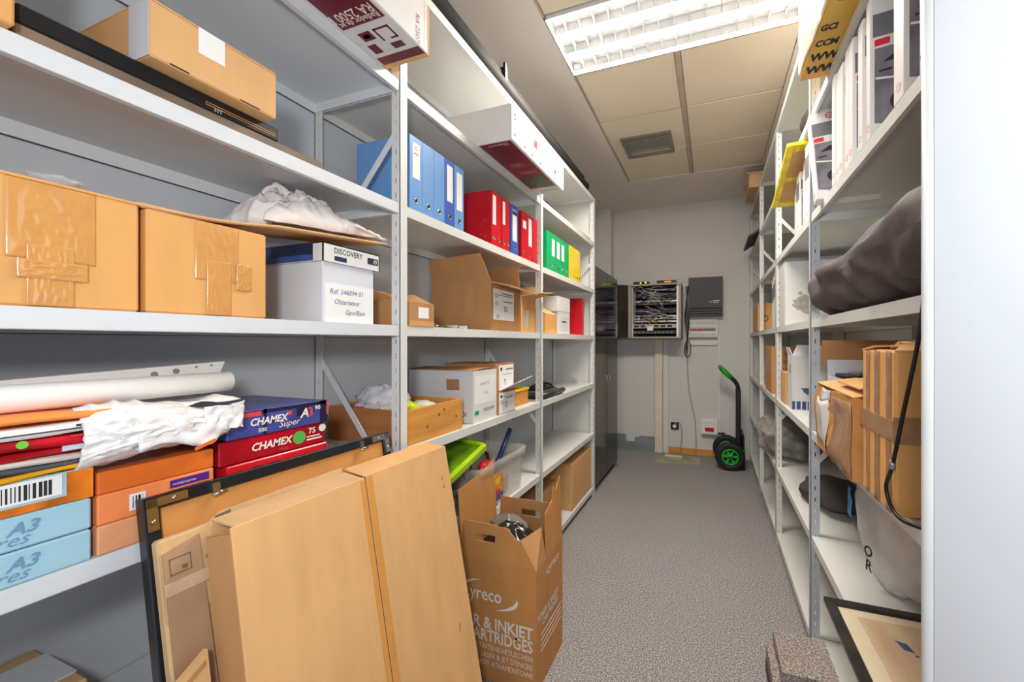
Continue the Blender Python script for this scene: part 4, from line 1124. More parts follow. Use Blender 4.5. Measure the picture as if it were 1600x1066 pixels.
# sockets
o = thing('wall_socket', 'black single wall socket with a white plug', 'socket', (-.44, YW, .34))
MB().box(-.048, .048, -.012, 0, -.045, .045, .004).build('plate', black, o); m = MB(); m.lathe([(.028, -.012), (.022, -.045), (.012, -.055)], (0, 0, 0), 'y', 16); m.build('plug', paper, o)
o = thing('wall_socket', 'white double socket box with a red outlet block', 'socket', (-.03, YW, .365))
MB().box(-.092, .092, -.05, 0, -.088, .088, .004).build('housing', paper, o)
MB().box(-.052, .048, -.056, -.05, -.055, -.008, .002).build('red_outlet', mat('outlet_red', (196, 20, 30), .4), o)
m = MB()
for xx in (-.03, .03): m.lathe([(.02, -.052), (.017, -.052), (.017, -.048), (.02, -.048)], (xx, 0, .042), 'y', 16, closed=True)
m.build('outlet_ring', alu, o); MB().box(-.092, .092, -.05, 0, -.105, -.088).build('base_strip', mat('socket_grey', (130, 134, 138), .5), o)
# fuse box
o = thing('fuse_box', 'white fuse box with a row of breakers under the grey wall unit', 'fuse box', (-.105, YW, 1.44))
MB().box(-.17, .165, -.06, 0, 0, .215, .004).build('housing', paper, o)
MB().box(-.16, .155, -.063, -.06, .150, .208).build('cover_strip', paper_g, o); MB().box(-.16, .155, -.063, -.06, .005, .055).build('cover_strip', paper_g, o)
MB().box(-.155, .15, -.064, -.06, .07, .135).build('breaker_window', paper_g, o)
for k in range(11):
    c = mat('breaker_red', (170, 62, 50), .5) if k < 7 else mat('breaker_grey', (90, 92, 98), .5)
    MB().box(-.150 + k * .0265, -.128 + k * .0265, -.070, -.064, .083, .108, .001).build('breaker', c, o)
# grey wall unit
o = thing('wall_unit', 'flat dark grey electronics unit with a small white emblem beside the rack', 'wall unit', (-.08, YW, 1.69))
gu = mat('unit_grey', (70, 72, 76), .55, var=.05)
MB().box(-.19, .195, -.09, 0, .10, .472, .004).build('cover', gu, o)
for k in range(3): MB().box(-.19, .195, -.09, 0, .002 + k * .032, .030 + k * .032, .003).build('ribbed_strip', gu, o)
lettering('BOSCH', .03, (.075, -.0908, .20), BX, BZ, paper_g, o, sx=.8) if False else None
m = MB(); m.lathe([(.012, -.0905), (.007, -.0905), (.007, -.0898), (.012, -.0898)], (.06, 0, .175), 'y', 14, closed=True); m.box(.085, .165, -.0906, -.09, .180, .190); m.box(.085, .15, -.0906, -.09, .162, .170); m.build('emblem', paper_g, o)

# network rack
rk = mat('rack_beige', (172, 160, 146), .5, var=.03); rkd = mat('rack_inside', (30, 30, 32), .6)
o = thing('network_rack', 'wall-mounted network rack full of switches and tangled cables', 'network rack', (-.94, YW, 1.43))
RW_, RH_, RD_ = .60, .645, .36
MB().box(0, RW_, -RD_, 0, RH_ - .02, RH_, .002).build('top_panel', rk, o); MB().box(0, RW_, -RD_, 0, 0, .02, .002).build('bottom_panel', rk, o)
MB().box(0, .018, -RD_, 0, .02, RH_ - .02).build('side_panel', rk, o); MB().box(RW_ - .03, RW_, -RD_, 0, .02, RH_ - .02).build('side_panel', rk, o)
MB().box(.018, RW_ - .03, -.01, 0, .02, RH_ - .02).build('rear_panel', rkd, o)
for xx in (.02, RW_ - .052): MB().box(xx, xx + .02, -RD_ + .04, -RD_ + .042, .02, RH_ - .02).build('mounting_rail', alu, o)
dev = [(.555, .035, 'black'), (.485, .055, 'patch'), (.43, .022, 'silver'), (.395, .03, 'black'), (.30, .055, 'patch'), (.225, .05, 'white'), (.19, .022, 'silver'), (.12, .05, 'pdu'), (.05, .045, 'black')]
for (z0, hh, kd) in dev:
    cm = {'black': black, 'patch': mat('patch_dark', (52, 54, 62), .5, var=.3, scale=60), 'silver': alu, 'white': paper_g, 'pdu': mat('pdu_beige', (196, 178, 156), .5)}[kd]
    d = MB().box(.03, RW_ - .04, -RD_ + .05, -.06, z0, z0 + hh, .002).build('rack_device', cm, o)
    pm = MB()
    n = {'black': 10, 'patch': 22, 'silver': 4, 'white': 7, 'pdu': 6}[kd]
    for k in range(n):
        w_ = (RW_ - .13) / n
        x0 = .05 + k * w_
        pm.box(x0, x0 + w_ * .7, -RD_ + .048, -RD_ + .05, z0 + hh * .25, z0 + hh * .72)
    pm.build('port', paper_g if kd in ('silver',) else (ink if kd != 'black' else mat('port_grey', (110, 112, 118), .5)), d)
rr = random.Random(5)
cc = [mat('cable_grey', (170, 166, 158), .5), mat('cable_blue', (52, 66, 120), .5), mat('cable_white', (206, 202, 194), .5), mat('cable_dark', (70, 66, 64), .5), mat('cable_red2', (150, 70, 60), .5)]
for k in range(64):
    za = rr.choice((.51, .33, .46, .25, .58)); x0 = rr.uniform(.06, .50); x1 = min(.54, max(.05, x0 + rr.uniform(-.3, .3)))
    zb_ = za + rr.uniform(-.10, .06); mid = rr.uniform(-.05, .04)
    P = []
    for i in range(9):
        u = i / 8
        P.append((x0 + (x1 - x0) * u, -RD_ + .045 - .035 * math.sin(u * math.pi), max(.03, min(.61, za + (zb_ - za) * u + mid * math.sin(u * math.pi)))))
    m = MB(); m.tube(P, .0042, 5); m.build('patch_cable', cc[(0, 2, 1, 0, 3, 2, 0, 4)[k % 8]], o)
for k in range(3):
    P = [(.04 + .012 * k, -RD_ + .03, .58 - .2 * u / 8 * 2 - .01 * k + .0 * u) for u in range(9)]
    m = MB(); m.tube(P, .004, 5); m.build('patch_cable', cc[0], o)
m = MB(); m.lathe([(.016, -.0), (.016, -.006)], (.31, -RD_ + .045, .20), 'y', 14); m.build('orange_knob', mat('knob_orange', (232, 150, 30), .4), o)
m = MB(); m.box(.21, .28, -RD_ + .02, -RD_ + .05, .09, .15, .004); m.build('plug_block', paper, o)
gl = mat('smoked_glass', (46, 36, 26), .08, alpha=.86, spec=.7)
dd = MB(); dd.slab([(-.002, -RD_, .005), (-.002, -RD_, RH_ - .005), (-.17, -RD_ - .10, RH_ - .005), (-.17, -RD_ - .10, .005)], .006); dd = dd.build('glass_door', gl, o)
m = MB(); m.box(-.012, .004, -RD_ - .006, -RD_ + .006, .0, RH_); m.build('hinge_strip', rk, dd)
led = mat('led_green', (170, 255, 60), .4, emit=((150, 255, 40), 3.0))
o = thing('router', 'black router with two green lights on top of the rack', 'router', (-.90, YW - .33, 1.43 + RH_ + .0005))
MB().box(0, .19, 0, .14, .004, .034, .004).build('casing', black, o); m = MB(); m.lathe([(.008, 0), (.008, -.002)], (.09, 0, .018), 'y', 10); m.lathe([(.010, 0), (.010, -.002)], (.15, 0, .020), 'y', 10); m.build('light', led, o)
m = MB(); m.box(.01, .03, .01, .03, 0, .004); m.box(.16, .18, .11, .13, 0, .004); m.build('foot', black, o)
o = thing('router', 'black and silver modem box with orange front on top of the rack', 'router', (-.62, YW - .33, 1.43 + RH_ + .0005))
MB().box(0, .215, 0, .16, .0, .035, .004).build('casing', black, o); MB().box(-.005, .22, -.004, .165, .035, .048, .004).build('top_shell', alu, o); MB().box(.09, .17, -.0025, .0, .012, .026).build('display', mat('display_orange', (220, 150, 40), .4, emit=((220, 140, 30), .6)), o)
# cables from the rack
o = thing('hanging_cable', 'black looped cable bundle hanging beside the rack', 'cable', (-.30, YW - .10, 2.06))
for k in range(4):
    P = []
    for i in range(24):
        u = i / 23
        P.append((.012 * math.sin(u * 9 + k) + .008 * k, .01 * math.cos(u * 7 + k * 2), -u * (.72 + .03 * k)))
    m = MB(); m.tube(P, .006, 6); m.build('strand', black, o)
P = [(.02 + .035 * math.sin(u / 15 * math.pi * 2), 0, -.66 - .10 * (1 - math.cos(u / 15 * math.pi * 2))) for u in range(16)]
m = MB(); m.tube(P, .006, 6); m.build('loop', black, o)
o = thing('wall_cable', 'thin grey cable hanging from the rack down to the floor', 'cable', (0, YW - .012, 0))
P = [(-.29, 0, 1.30), (-.285, 0, 1.0), (-.27, 0, .8), (-.235, -.01, .62), (-.20, -.01, .45), (-.19, -.012, .3), (-.185, -.02, .12), (-.20, -.04, .03), (-.26, -.06, .008), (-.33, -.05, .008)]
def smooth(P, n=6):
    V = [Vector(p) for p in P]; out = []
    for i in range(len(V) - 1):
        p0 = V[max(i - 1, 0)]; p1 = V[i]; p2 = V[i + 1]; p3 = V[min(i + 2, len(V) - 1)]
        for k in range(n):
            t_ = k / n
            out.append(.5 * ((2 * p1) + (p2 - p0) * t_ + (2 * p0 - 5 * p1 + 4 * p2 - p3) * t_ ** 2 + (3 * p1 - p0 - 3 * p2 + p3) * t_ ** 3))
    out.append(V[-1]); return out
m = MB(); m.tube(smooth(P), .005, 6); m.build('strand', mat('cable_taupe', (160, 150, 136), .5), o)
o = thing('wall_cable', 'thin grey cable from the black socket to the floor', 'cable', (0, YW - .05, 0))
m = MB(); m.tube(smooth([(-.44, 0, .36), (-.40, -.01, .40), (-.36, -.01, .36), (-.35, .0, .22), (-.37, -.02, .08), (-.36, -.05, .008), (-.25, -.06, .008)]), .005, 6); m.build('strand', MAT['cable_taupe'], o)
# tiles lying on the floor
slt = mat('floor_slate', (168, 160, 138), .7, var=.15, scale=6)
o = MB().prism([(-.636, 4.62), (-.335, 4.66), (-.335, 4.86), (-.60, 4.90)], 'z', .0005, .012).build('stone_tile', slt); tag(o, 'beige stone tile lying on the carpet under the trunking', 'tile', 'loose floor tiles')
o = MB().prism([(-.33, 4.66), (-.13, 4.69), (-.13, 4.98), (-.33, 4.98)], 'z', .0005, .011).build('stone_tile', slt); tag(o, 'beige stone tile lying right of the first one by the skirting', 'tile', 'loose floor tiles')
o = MB().box(-.54, -.335, 4.88, 4.95, .0005, .02, .003).build('tile_offcut', mat('tile_cream', (214, 204, 184), .6)); tag(o, 'small cream offcut lying at the foot of the white trunking', 'offcut', 'loose floor tiles')

# ------------------------------------------------------------------ hand truck
rub = mat('tyre_rubber', (34, 33, 34), .6, var=.1, bump=.1); grn = mat('truck_green', (24, 176, 46), .4); pol = mat('truck_black', (38, 37, 38), .3)
o = thing('hand_truck', 'black folding hand truck with green rims and handle by the back wall', 'hand truck', (.18, 4.62, 0))
for (dx_, dy_) in ((0, 0), (-.025, .36)):
    w = MB(); R0 = .151
    w.lathe([(.085, -.03), (.10, -.040), (.125, -.044), (.143, -.034), (.151, -.015), (.151, .015), (.143, .034), (.125, .044), (.10, .040), (.085, .03)], (dx_, dy_, R0), 'y', 32, closed=True)
    w = w.build('tyre', rub, o)
    m = MB(); m.lathe([(.087, -.036), (.087, .03), (.074, .03), (.072, -.02), (.074, -.036)], (dx_, dy_, R0), 'y', 28, closed=True)
    m.lathe([(.030, -.03), (.030, .02)], (dx_, dy_, R0), 'y', 16)
    for k in range(6):
        a = k * math.pi / 3; m.bar((dx_ + .025 * math.cos(a), dy_ - .012, R0 + .025 * math.sin(a)), (dx_ + .078 * math.cos(a), dy_ - .012, R0 + .078 * math.sin(a)), .02, .012, up=(0, 1, 0))
    m.build('rim', grn, o)
    m = MB(); m.lathe([(.018, -.040), (.018, -.028)], (dx_, dy_, R0), 'y', 14); m.build('hub', alu, o); m = MB(); m.lathe([(.009, -.043), (.009, -.038)], (dx_, dy_, R0), 'y', 12); m.build('axle_end', black, o)
m = MB(); m.tube([(0, .03, .151), (-.025, .33, .151)], .011, 10); m.build('axle', pol, o)
MB().box(.065, .115, .10, .24, .03, .87, .01).build('mast', pol, o)
m = MB(); m.tube(smooth([(.09, .17, .80), (.09, .17, .87), (.07, .17, .93), (.03, .17, .975), (.0, .17, 1.0)], 5), .022, 12); m.build('bent_tube', pol, o)
m = MB(); m.tube([(.02, .17, .985), (-.055, .17, 1.055), (-.10, .17, 1.105)], [.026, .030, .024], 12); m.box(-.115, -.085, .06, .28, 1.085, 1.125, .008); m.build('grip', grn, o)
m = MB(); m.tube([(.135, .10, .02), (.135, .10, .36), (.12, .10, .40)], .014, 10); m.tube([(.135, .24, .02), (.135, .24, .36), (.12, .24, .40)], .014, 10); m.build('back_bar', pol, o)
m = MB(); m.box(.02, .16, .06, .30, .200, .212, .003); m.build('link_plate', grn, o)
MB().box(.12, .15, .02, .32, .0, .20, .004).build('toe_plate', black, o)
m = MB(); m.bar((.02, .17, .16), (.09, .17, .26), .05, .03); m.build('wheel_bracket', pol, o)

# ------------------------------------------------------------------ right rack contents (fronts face the aisle)
MY = (0, -1, 0)
blk = mat('device_photo', (132, 130, 140), .4, var=.3, scale=10)
dgrey = mat('box_grey_band', (120, 122, 128), .45, var=.05)
redl = mat('label_red', (226, 50, 76), .4)
wbox = mat('slim_box_white', (236, 234, 233), .4, var=.015)
wedge_d = mat('slim_box_dark_edge', (96, 98, 106), .4)
gk = 'slim white device boxes'
def slim_box(label, y0, w, zb_, fx, lean=0.0, h=.36, depth=.22, dark=False, brand=True):
    """tall slim carton; narrow edge faces the aisle (-X), picture side faces the camera (-Y)"""
    t = thing('slim_white_box', label, 'box', (fx, y0 + .0005, zb_ + .0006), 0, gk)
    if lean: t.rotation_euler = (lean, 0, 0)
    w -= .001
    MB().box(0, depth, 0, w, 0, h, .003).build('body', wbox, t)
    yy = -.0004
    m = MB(); m.prism([(.006, h * .70), (depth - .004, h * .74), (depth - .004, h * .90), (.006, h * .86)], 'y', yy, 0); m.build('grey_band', dgrey, t)
    m = MB(); m.prism([(.010, h * .10), (depth - .004, h * .02), (depth - .004, h * .66), (.010, h * .62)], 'y', yy, 0); m.build('device_picture', blk, t)
    dkm = mat('device_dark', (52, 50, 58), .4)
    MB().prism([(.03, h * .52), (.17, h * .54), (.19, h * .60), (.06, h * .58)], 'y', yy * 2, yy).build('device_picture', dkm, t); MB().lathe([(.03, yy * 2), (.03, yy)], (.075, 0, h * .24), 'y', 20, False).build('device_picture', dkm, t); MB().prism([(.02, h * .45), (.05, h * .46), (.05, h * .475), (.02, h * .465)], 'y', yy * 2, yy).build('device_picture', dkm, t)
    m = MB(); m.prism([(.012, h * .405), (depth - .01, h * .36), (depth - .01, h * .375), (.012, h * .42)], 'y', yy * 2, 0); m.build('device_picture', wbox, t)
    m = MB(); m.prism([(.010, h * .635), (.045, h * .645), (.045, h * .69), (.010, h * .68)], 'y', yy * 2, 0); m.build('red_label', redl, t)
    m = MB(); m.lathe([(.016, yy * 2), (.012, yy * 2), (.012, 0), (.016, 0)], (.075, 0, h * .945), 'y', 18, closed=True); m.box(.060, .090, yy * 2, 0, h * .945 - .001, h * .945 + .001); m.box(.074, .076, yy * 2, 0, h * .945 - .015, h * .945 + .015); m.build('red_emblem', ink_r, t)
    if w > .025:
        m = MB(); m.lathe([(.010, 0), (.007, -.0), (.007, -.0005), (.010, -.0005)], (0, w / 2, .035), 'x', 16, closed=True); m.build('red_emblem', mat('ink_salmon', (240, 150, 130), .5), t)
    if dark: MB().box(-.0005, 0, .004, w - .004, h * .55, h * .85).build('grey_band', dgrey, t)
    return t
zs = 1.955
seq = [(1.02, .030, .415), (1.115, .058, .413), (1.322, .034, .413), (1.381, .043, .413), (1.467, .043, .413), (1.512, .044, .415), (1.571, .043, .413), (1.616, .042, .416), (1.660, .041, .413)]
ordn = ['first', 'second', 'third', 'fourth', 'fifth', 'sixth', 'seventh', 'eighth', 'ninth', 'tenth', 'eleventh', 'twelfth']
for i, (a, b, c) in enumerate(seq):
    slim_box('slim white device box, %s in the upright row counted from the camera' % ordn[i], a, b, zs, c, 0, .380 + .008 * ((i * 7) % 3))
t = slim_box('slim white device box leaning over with its grey picture side and red emblem showing', 1.80, .045, zs, .395, 0, .44)
r_ = Vector((1, -.02, 0)).normalized(); u_ = Vector((-.03, .155, .44)); u_ = (u_ - r_ * u_.dot(r_)).normalized(); y_ = u_.cross(r_)
t.matrix_world = Matrix(((r_.x, y_.x, u_.x, .388), (r_.y, y_.y, u_.y, 1.815), (r_.z, y_.z, u_.z, zs + .0008), (0, 0, 0, 1)))
o = thing('desk_phone_stand', 'small grey device lying at the shelf edge before the leaning white box', 'device', (.425, 1.755, zs))
MB().box(0, .07, 0, .03, 0, .012, .003).build('base', paper_g, o); m = MB(); m.bar((.0, .015, .014), (.07, .015, .03), .02, .008); m.build('arm', black, o)
# second bay, same shelf
for i in range(4):
    slim_box('slim white device box in the farther row, %s behind the yellow tray' % ordn[i], 2.10 + i * .105, .085, zs, .42 + .01 * (i % 2), 0, .365 - .03 * i, dark=i % 2 == 0)
o = thing('yellow_tray', 'yellow taped cardboard tray leaning out over the aisle', 'tray', (.352, 2.19, 2.346), 0, None, axes=((0, .52, -.135), (1, 0, .05)))
yel = mat('tape_yellow', (236, 212, 30), .35, var=.12, scale=24)
MB().box(0, .53, 0, .006, 0, .30, .002).build('panel', card, o)
for (x0, x1, z0, z1) in ((-.006, .536, -.008, .026), (-.006, .536, .265, .308), (-.006, .045, .026, .265), (.49, .536, .026, .265), (.26, .285, .026, .265)): MB().box(x0, x1, -.008, .014, z0, z1, .003).build('yellow_edge', yel, o)
m = MB(); m.blob((.60, 2.35, 2.53), (.155, .16, .10), 41, .2, 2.0, .6, 20, flat=2.412, power=.8); tag(m.build('black_case', mat('case_dark', (62, 58, 50), .45, var=.25, scale=8)), 'dark soft case lying above the yellow tray', 'case')
# top: gold poster box with clear wrap
o = thing('gold_box', 'gold printed box with black lettering in torn clear wrap on the upper shelf', 'box', (.325, 1.15, 2.4115))
gold = mat('print_gold', (214, 172, 64), .35, var=.12, scale=6)
MB().box(0, .32, 0, .62, 0, .40, .003).build('body', gold, o)
for i, (s_, sz) in enumerate((('WW', .062), ('WW', .055), ('CCM', .042), ('GCI', .038))):
    lettering(s_, sz, (.008, .585 - i * .075, -.0006), (1, 0, 0), (0, -1, 0), ink, o, bold=.05, sx=.75)
m = MB(); m.lathe([(.045, -.0006), (.045, .0)], (.05, .20, 0), 'z', 20, False); m.build('print', ink, o)
m = MB(); m.sheet(14, 24, lambda u, v: (-.006 + .006 * noise.noise(Vector((u * 5, v * 6, 1))), .0 + u * .62, .0 + v * .41 + .015 * math.sin(u * 9)), .0012); m.build('clear_wrap', mat('wrap_film', (236, 232, 226), .15, alpha=.75, spec=.7, bump=.3, bscale=18), o)
MB().box(-.002, .09, .585, .62, -.0007, 0).build('bottom_band', card_o, o)
# far end boxes on top
o = carton('cardboard_box', 'cardboard box overhanging the top of the far shelving near the ceiling', (.33, 4.15, 2.8605), (.34, .45, .13), card_p)
MB().box(-.02, .34, -.01, .46, .13, .142).build('lid_board', mat('lid_pink', (206, 178, 160), .7), o)
o = thing('leaning_board', 'dark board jutting from the upper shelf of the farthest bay', 'board', (.34, 4.25, 2.412), 0, None, axes=((0, 1, 0), (.35, 0, .22)))
MB().box(0, .65, 0, .02, 0, .42, .003).build('panel', mat('board_dark', (84, 74, 70), .6), o)

# shelf at 1.488: black cloth bag, stained carton, slim boxes, orange carton
def bagk(u, v):
    """long soft bag lying along the shelf; v runs round the section"""
    a = v * 2 * math.pi
    hgt = (.100 + .034 * u) * (math.sin(min(1, u * 6 + .12) * math.pi / 2)) * (1 if u < .97 else .8)
    wid = .20 * (math.sin(min(1, u * 5 + .15) * math.pi / 2))
    n = noise.noise(Vector((u * 6, math.cos(a) * 1.5, math.sin(a) * 1.5))) * .5 + (1 - 2 * abs(noise.noise(Vector((u * 7, math.cos(a) * 1.6 + 4, math.sin(a) * 1.6 + u * 3))))) * .35
    k = 1 + .34 * n
    x = .575 - math.cos(a) * wid * k; z = 1.490 + hgt + math.sin(a) * hgt * k
    return (min(x, .79), 2.01 - u * 1.19, max(1.4895, z))
m = MB(); m.sheet(56, 40, bagk); o = m.build('cloth_bag', fabric_k); tag(o, 'long black cloth bag slumped along the shelf', 'bag')
m = MB(); m.add([bagk(0, k / 24) for k in range(24)], [list(range(24))]); m.build('end_panel', fabric_k, o); m = MB(); m.add([bagk(1, k / 24) for k in range(24)], [list(range(24))[::-1]]); m.build('end_panel', fabric_k, o)
o = thing('white_carton', 'white carton with a torn grey stain standing beyond the black bag', 'box', (.425, 2.78, 1.4885))
MB().box(0, .34, 0, .22, 0, .40, .002).build('body', card_w, o)
def stain(c, r, seed, n=26, sx=1.0):
    P = []
    for k in range(n):
        a = 2 * math.pi * k / n; q = r * (1 + .55 * noise.noise(Vector((math.cos(a) * 2 + seed, math.sin(a) * 2, seed))) + .2 * noise.noise(Vector((math.cos(a) * 6, math.sin(a) * 6 + seed, 2))))
        P.append((c[0] + q * math.cos(a) * sx, c[1] + q * math.sin(a)))
    return P
stm = mat('stain_grey', (168, 164, 158), .8, var=.15, scale=40)
m = MB(); m.prism(stain((.12, .13), .055, 3, sx=1.5), 'y', -.0004, 0); m.prism(stain((.17, .19), .03, 5), 'y', -.0005, 0); m.prism(stain((.085, .20), .012, 7), 'y', -.0004, 0); m.build('torn_stain', stm, o)
for i in range(3):
    slim_box('slim white device box beside the stained carton, %s from it' % ordn[i], 3.10 + i * .10, .085, 1.488, .42 + .004 * i, 0, .40 - .02 * i, dark=True)
o = carton('cardboard_box', 'orange cardboard box at the shelf front between far posts', (.405, 4.12, 1.4885), (.24, .50, .265), card_o)
m = MB(); m.lathe([(.03, -.0006), (.02, -.0006), (.02, 0), (.03, 0)], (.06, 0, .12), 'y', 14, closed=True); m.build('print', MAT['ink_brown2'], o)

# shelf at .995: tall taped carton, crumpled carton, white cartons, far carton
o = thing('taped_carton', 'tall cardboard carton bound with brown tape hanging over the shelf edge', 'box', (.385, 1.085, .9955))
MB().box(0, .385, 0, .205, 0, .375, .006).build('body', card_o, o)
for (a, b) in ((.018, .045), (.085, .115), (.15, .172)):
    m = MB(); m.sheet(3, 24, lambda u, v, a=a, b=b: (-.0016 - .0012 * noise.noise(Vector((u * 4, v * 12, a * 50))), b + (a - b) * u + .004 * noise.noise(Vector((v * 9, a * 40, 1))), .002 + v * .37), .0012); m.build('tape', tape_b, o)
m = MB(); m.box(-.0036, -.0004, -.002, .207, .17, .215); m.box(-.0036, .386, -.0030, -.0004, .165, .225); m.build('tape', tape_b, o)
m = MB(); m.slab([(0, .0, .375), (.38, .0, .375), (.36, .06, .395), (.03, .05, .388)], .004); m.slab([(0, .205, .375), (.0, .12, .385), (.37, .12, .39), (.38, .205, .375)], .004); m.build('flap', card, o)
m = MB(); m.blob((.12, .10, .385), (.09, .06, .014), 4, .5, 3, .6, 14); m.build('torn_flap', card_o, o)
patch(o, (.10, -.0002, .03), BX, BZ, .05, .03, tape_b)
# crumpled carton
def crum(u, v):
    pass
o = thing('crumpled_carton', 'crumpled parcel carton with a blank white address label', 'box', (.37, 1.315, .9955))
def boxpoint(p, seed):
    n = Vector((noise.noise(Vector(p) * 9 + Vector((seed, 0, 0))), noise.noise(Vector(p) * 9 + Vector((0, seed, 3))), noise.noise(Vector(p) * 9 + Vector((5, 2, seed)))))
    return Vector(p) + n * .022
def dented_box(dx, dy, dz, n, seed):
    m = MB()
    def face(fn): m.sheet(n, n, lambda u, v: boxpoint(fn(u, v), seed), 0, False)
    face(lambda u, v: (0, dy * (1 - u), dz * v)); face(lambda u, v: (dx, dy * u, dz * v)); face(lambda u, v: (dx * u, 0, dz * v)); face(lambda u, v: (dx * (1 - u), dy, dz * v)); face(lambda u, v: (dx * u, dy * v, dz)); face(lambda u, v: (dx * u, dy * (1 - v), 0))
    m.v = [(a, b, max(c, 0.0)) for (a, b, c) in m.v]
    return m
dented_box(.30, .42, .235, 8, 3).build('body', card_k, o)
m = MB(); m.sheet(6, 8, lambda u, v: boxpoint((-.003, .385 - u * .15, .03 + v * .16), 3), .0012); m.build('label_sheet', paper_g, o)
m = MB(); m.sheet(4, 4, lambda u, v: boxpoint((-.003, .32 - u * .10, .19 + v * .045), 3), .0012); m.build('label_sheet', tape_w, o)
m = MB(); m.sheet(6, 8, lambda u, v: boxpoint((-.003, .20 - u * .19, .01 + v * .21), 3), .0012); m.build('tape', tape_b, o)
m = MB(); m.slab([(-.0, .0, .235), (-.0, .40, .24), (.12, .38, .262), (.12, .02, .258)], .004); m.slab([(.02, .02, .262), (.14, .02, .285), (.14, .24, .285), (.02, .22, .265)], .004); m.build('flap', card, o)
o = thing('white_carton', 'open white carton with papers behind the crumpled parcel', 'box', (.47, 1.765, .9955))
open_walls(o, (.32, .23, .25), card_shade)
flap(o, (.0, .225, .25), (.32, .225, .25), (.32, .25, .36), (.0, .25, .36), card_shade)
m = MB(); m.box(.02, .30, .03, .20, .24, .262, .002); m.build('contents', black, o); m = MB(); m.box(.06, .26, .05, .18, .262, .272); m.build('contents', alu, o)
m = MB(); m.prism(stain((.05, .20), .022, 9), 'y', -.0006, 0); m.build('print', mat('print_slate', (92, 104, 122), .5), o)
m = MB(); m.box(-.02, .34, .24, .246, .30, .40); m.build('back_flap', card_d, o)
o = thing('white_carton', 'tall white carton with blue splash print behind the second post', 'box', (.435, 2.60, .9955))
MB().box(0, .33, 0, .15, 0, .315, .002).build('body', card_w, o)
m = MB(); m.box(.0, .14, -.0005, 0, .004, .05); m.build('print', ink_b, o)
m = MB()
for k in range(5): m.box(.015 + k * .028, .022 + k * .028, -.0008, 0, .004, .05)
m.build('print', card_w, o)
m = MB(); m.prism(stain((.11, .115), .03, 12, sx=1.8), 'y', -.0006, 0); m.build('print', mat('print_slate_blue', (66, 92, 128), .5), o)
m = MB(); m.slab([(0, 0, .315), (.33, 0, .315), (.33, .03, .37), (.03, .03, .375)], .004); m.slab([(0, .15, .315), (0, .0, .315), (-.01, .04, .36), (-.01, .15, .36)], .003); m.build('flap', card_shade, o)
m = MB(); m.box(-.0006, 0, .055, .075, .21, .26); m.build('print', ink, o)
o = carton('cardboard_box', 'orange cardboard box with black stencil words between the far posts', (.42, 3.34, .9955), (.33, .34, .36), card_k, tape=tape_c)
for i, s_ in enumerate(('ZIMET', 'XST', 'VEW', 'RNV', '107')): lettering(s_, .05, (.075, -.0006, .045 + i * .06), BX, BZ, MAT['ink_brown'], o, bold=.01, sx=.8)
m = MB(); m.box(-.0006, 0, .05, .30, .14, .26); m.build('tape', clearf, o)
o = carton('cardboard_box', 'small brown carton tucked beside the stencilled box', (.43, 2.80, .9955), (.28, .18, .20), card, tape=tape_b)

# shelf at .53: clear bag with papers, wrapped bundle, folder edge
o = thing('clear_bag', 'large clear plastic bag of papers with black letters on the low shelf', 'bag', (0, 0, 0))
m = MB(); m.blob((.665, 1.75, .72), (.140, .25, .21), 51, .13, 1.6, .8, 30, flat=.531, power=.8); m.build('bag_film', mat('bag_film', (240, 239, 238), .15, alpha=.55, spec=.7, bump=.35, bscale=12), o)
m = MB(); m.blob((.69, 1.78, .70), (.085, .17, .16), 53, .12, 1.6, .5, 20, flat=.5325, power=.7); m.build('paper_content', mat('content_taupe', (214, 202, 190), .6, var=.2, scale=8), o)
m = MB(); m.sheet(6, 8, lambda u, v: (.542 + .01 * noise.noise(Vector((u * 3, v * 3, 1))), 1.99 - u * .04, .66 + v * .12), .002); m.build('blue_patch', mat('patch_blue', (70, 140, 200), .4), o)
lettering('O', .05, (.505, 1.68, .640), (.35, -1, 0), (.05, 0, 1), ink, o, bold=.03); lettering('R', .05, (.508, 1.675, .590), (.35, -1, 0), (.05, 0, 1), ink, o, bold=.03)
m = MB(); m.slab([(.60, 1.50, .74), (.74, 1.46, .74), (.74, 1.47, .82), (.62, 1.51, .83)], .002); m.build('white_sheet', paper, o)
o = thing('wrapped_bundle', 'dark bundle wrapped in shiny clear plastic on the low shelf', 'bundle', (0, 0, 0))
m = MB(); m.blob((.53, 3.45, .66), (.20, .30, .13), 61, .22, 2.0, .8, 28, flat=.531, power=.75); m.build('wrap', mat('wrap_shiny', (168, 162, 154), .12, alpha=.6, spec=.8, bump=.4, bscale=10), o)
m = MB(); m.blob((.55, 3.47, .62), (.15, .25, .085), 63, .2, 2.0, .6, 18, flat=.533, power=.75); m.build('dark_content', mat('bundle_dark', (52, 52, 56), .4, var=.2), o)
m = MB(); m.sheet(16, 8, lambda u, v: (.56 + v * .22, 1.98 - u * .12 + .0 * v, .615 + .02 * math.sin(v * 4) - .05 * u * v), .006); o = m.build('cloth_flap', mat('cloth_taupe', (150, 142, 130), .7)); tag(o, 'grey cloth corner hanging under the shelf beside the clear bag', 'cloth')
m = MB(); m.blob((.60, 2.45, .59), (.15, .22, .06), 71, .2, 2, .6, 16, flat=.531); tag(m.build('dark_cloth', mat('cloth_dark', (70, 66, 64), .8)), 'dark cloth lying far back on the low shelf behind the second post', 'cloth')

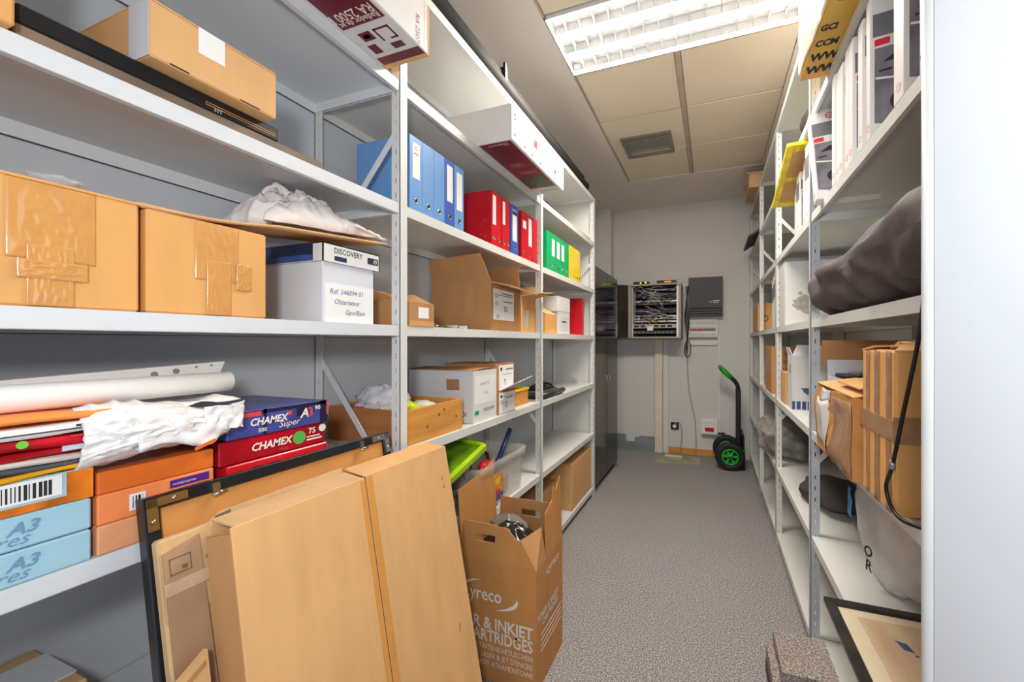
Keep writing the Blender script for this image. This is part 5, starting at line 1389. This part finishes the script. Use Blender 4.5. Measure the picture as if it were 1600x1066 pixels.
# picture lying on the low shelf, carpet offcuts on the floor
o = thing('picture_frame', 'black framed faded map print lying flat on the low shelf', 'picture frame', (.345, .82, .5325), 0, None)
PW, PL = .42, .70
for (x0, x1, y0, y1, nm) in ((0, .03, 0, PL, 'stile'), (PW - .03, PW, 0, PL, 'stile'), (.03, PW - .03, 0, .03, 'rail'), (.03, PW - .03, PL - .03, PL, 'rail')): MB().box(x0, x1, y0, y1, 0, .018, .003).build(nm, mat('frame_worn', (52, 48, 46), .35, var=.4, scale=10), o)
MB().box(.03, PW - .03, .03, PL - .03, .004, .008).build('mount_board', mat('mount_cream', (224, 208, 178), .6), o)
MB().box(.077, PW - .07, .09, PL - .065, .008, .0086).build('map_print', mat('map_print', (212, 192, 150), .5, rgb2=(196, 160, 132), scale=7, stretch=(3, 1, 1)), o)
MB().prism([(.142, .555), (.168, .548), (.175, .515), (.152, .520)], 'z', .0086, .0090).build('blue_emblem', mat('emblem_blue', (70, 88, 140), .5), o)
lettering('EL MUNDO', .022, (.235, .405, .0092), (1, .05, 0), (0, 1, 0), ink_b, o) if False else None
m = MB()
for k in range(5): m.box(.170 + k * .012, .178 + k * .012, .500 - k * .002, .507 - k * .002, .0086, .0090)
for k in range(4): m.box(.195 + k * .012, .203 + k * .012, .482, .488, .0086, .0090)
m.build('print', ink_b, o)
rr = random.Random(3)
lo = ['lowest', 'second', 'third', 'fourth', 'topmost']
for k in range(5):
    x0 = .20 + (.026 if k == 4 else rr.uniform(-.004, .012)); y0 = 1.30 + (.24 if k == 4 else rr.uniform(0, .04)); x1 = .402 ; y1 = 1.75 + (.0 if k == 4 else rr.uniform(-.03, .0))
    if k == 4: y0, y1 = 1.54, 1.755
    def top(u, v, x0=x0, x1=x1, y0=y0, y1=y1, k=k): return (x0 + (x1 - x0) * u + .004 * noise.noise(Vector((v * 9, k, 1))), y0 + (y1 - y0) * v + .006 * noise.noise(Vector((u * 12, k, 4))), .0005 + (k + 1) * .0495 + .002 * noise.noise(Vector((u * 3, v * 3, k))))
    m = MB(); m.sheet(10, 10, top, .047, False)
    tag(m.build('carpet_offcut', carpet_2 if k == 4 else (mat('carpet_back', (84, 74, 66), .95, var=.2, scale=60) if k % 2 == 0 else carpet_2)), 'grey carpet offcut, %s of the pile beside the shelving' % lo[k], 'carpet', 'carpet offcuts on the floor')
# black power cord hanging over the right shelf
o = thing('power_cable', 'black power cord hanging down in front of the tall taped carton', 'cable', (0, 0, 0))
P = smooth([(.402, .995, 1.487), (.392, 1.0, 1.38), (.378, 1.02, 1.25), (.372, 1.06, 1.12), (.374, 1.10, 1.06), (.378, 1.085, 1.02), (.385, 1.05, 1.005), (.41, 1.02, 1.003)], 8)
m = MB(); m.tube(P, .0042, 8); m.build('cord', black, o); m = MB(); m.lathe([(.006, -.01), (.006, .01)], P[24], 'z', 8); m.build('cord_clip', alu, o)
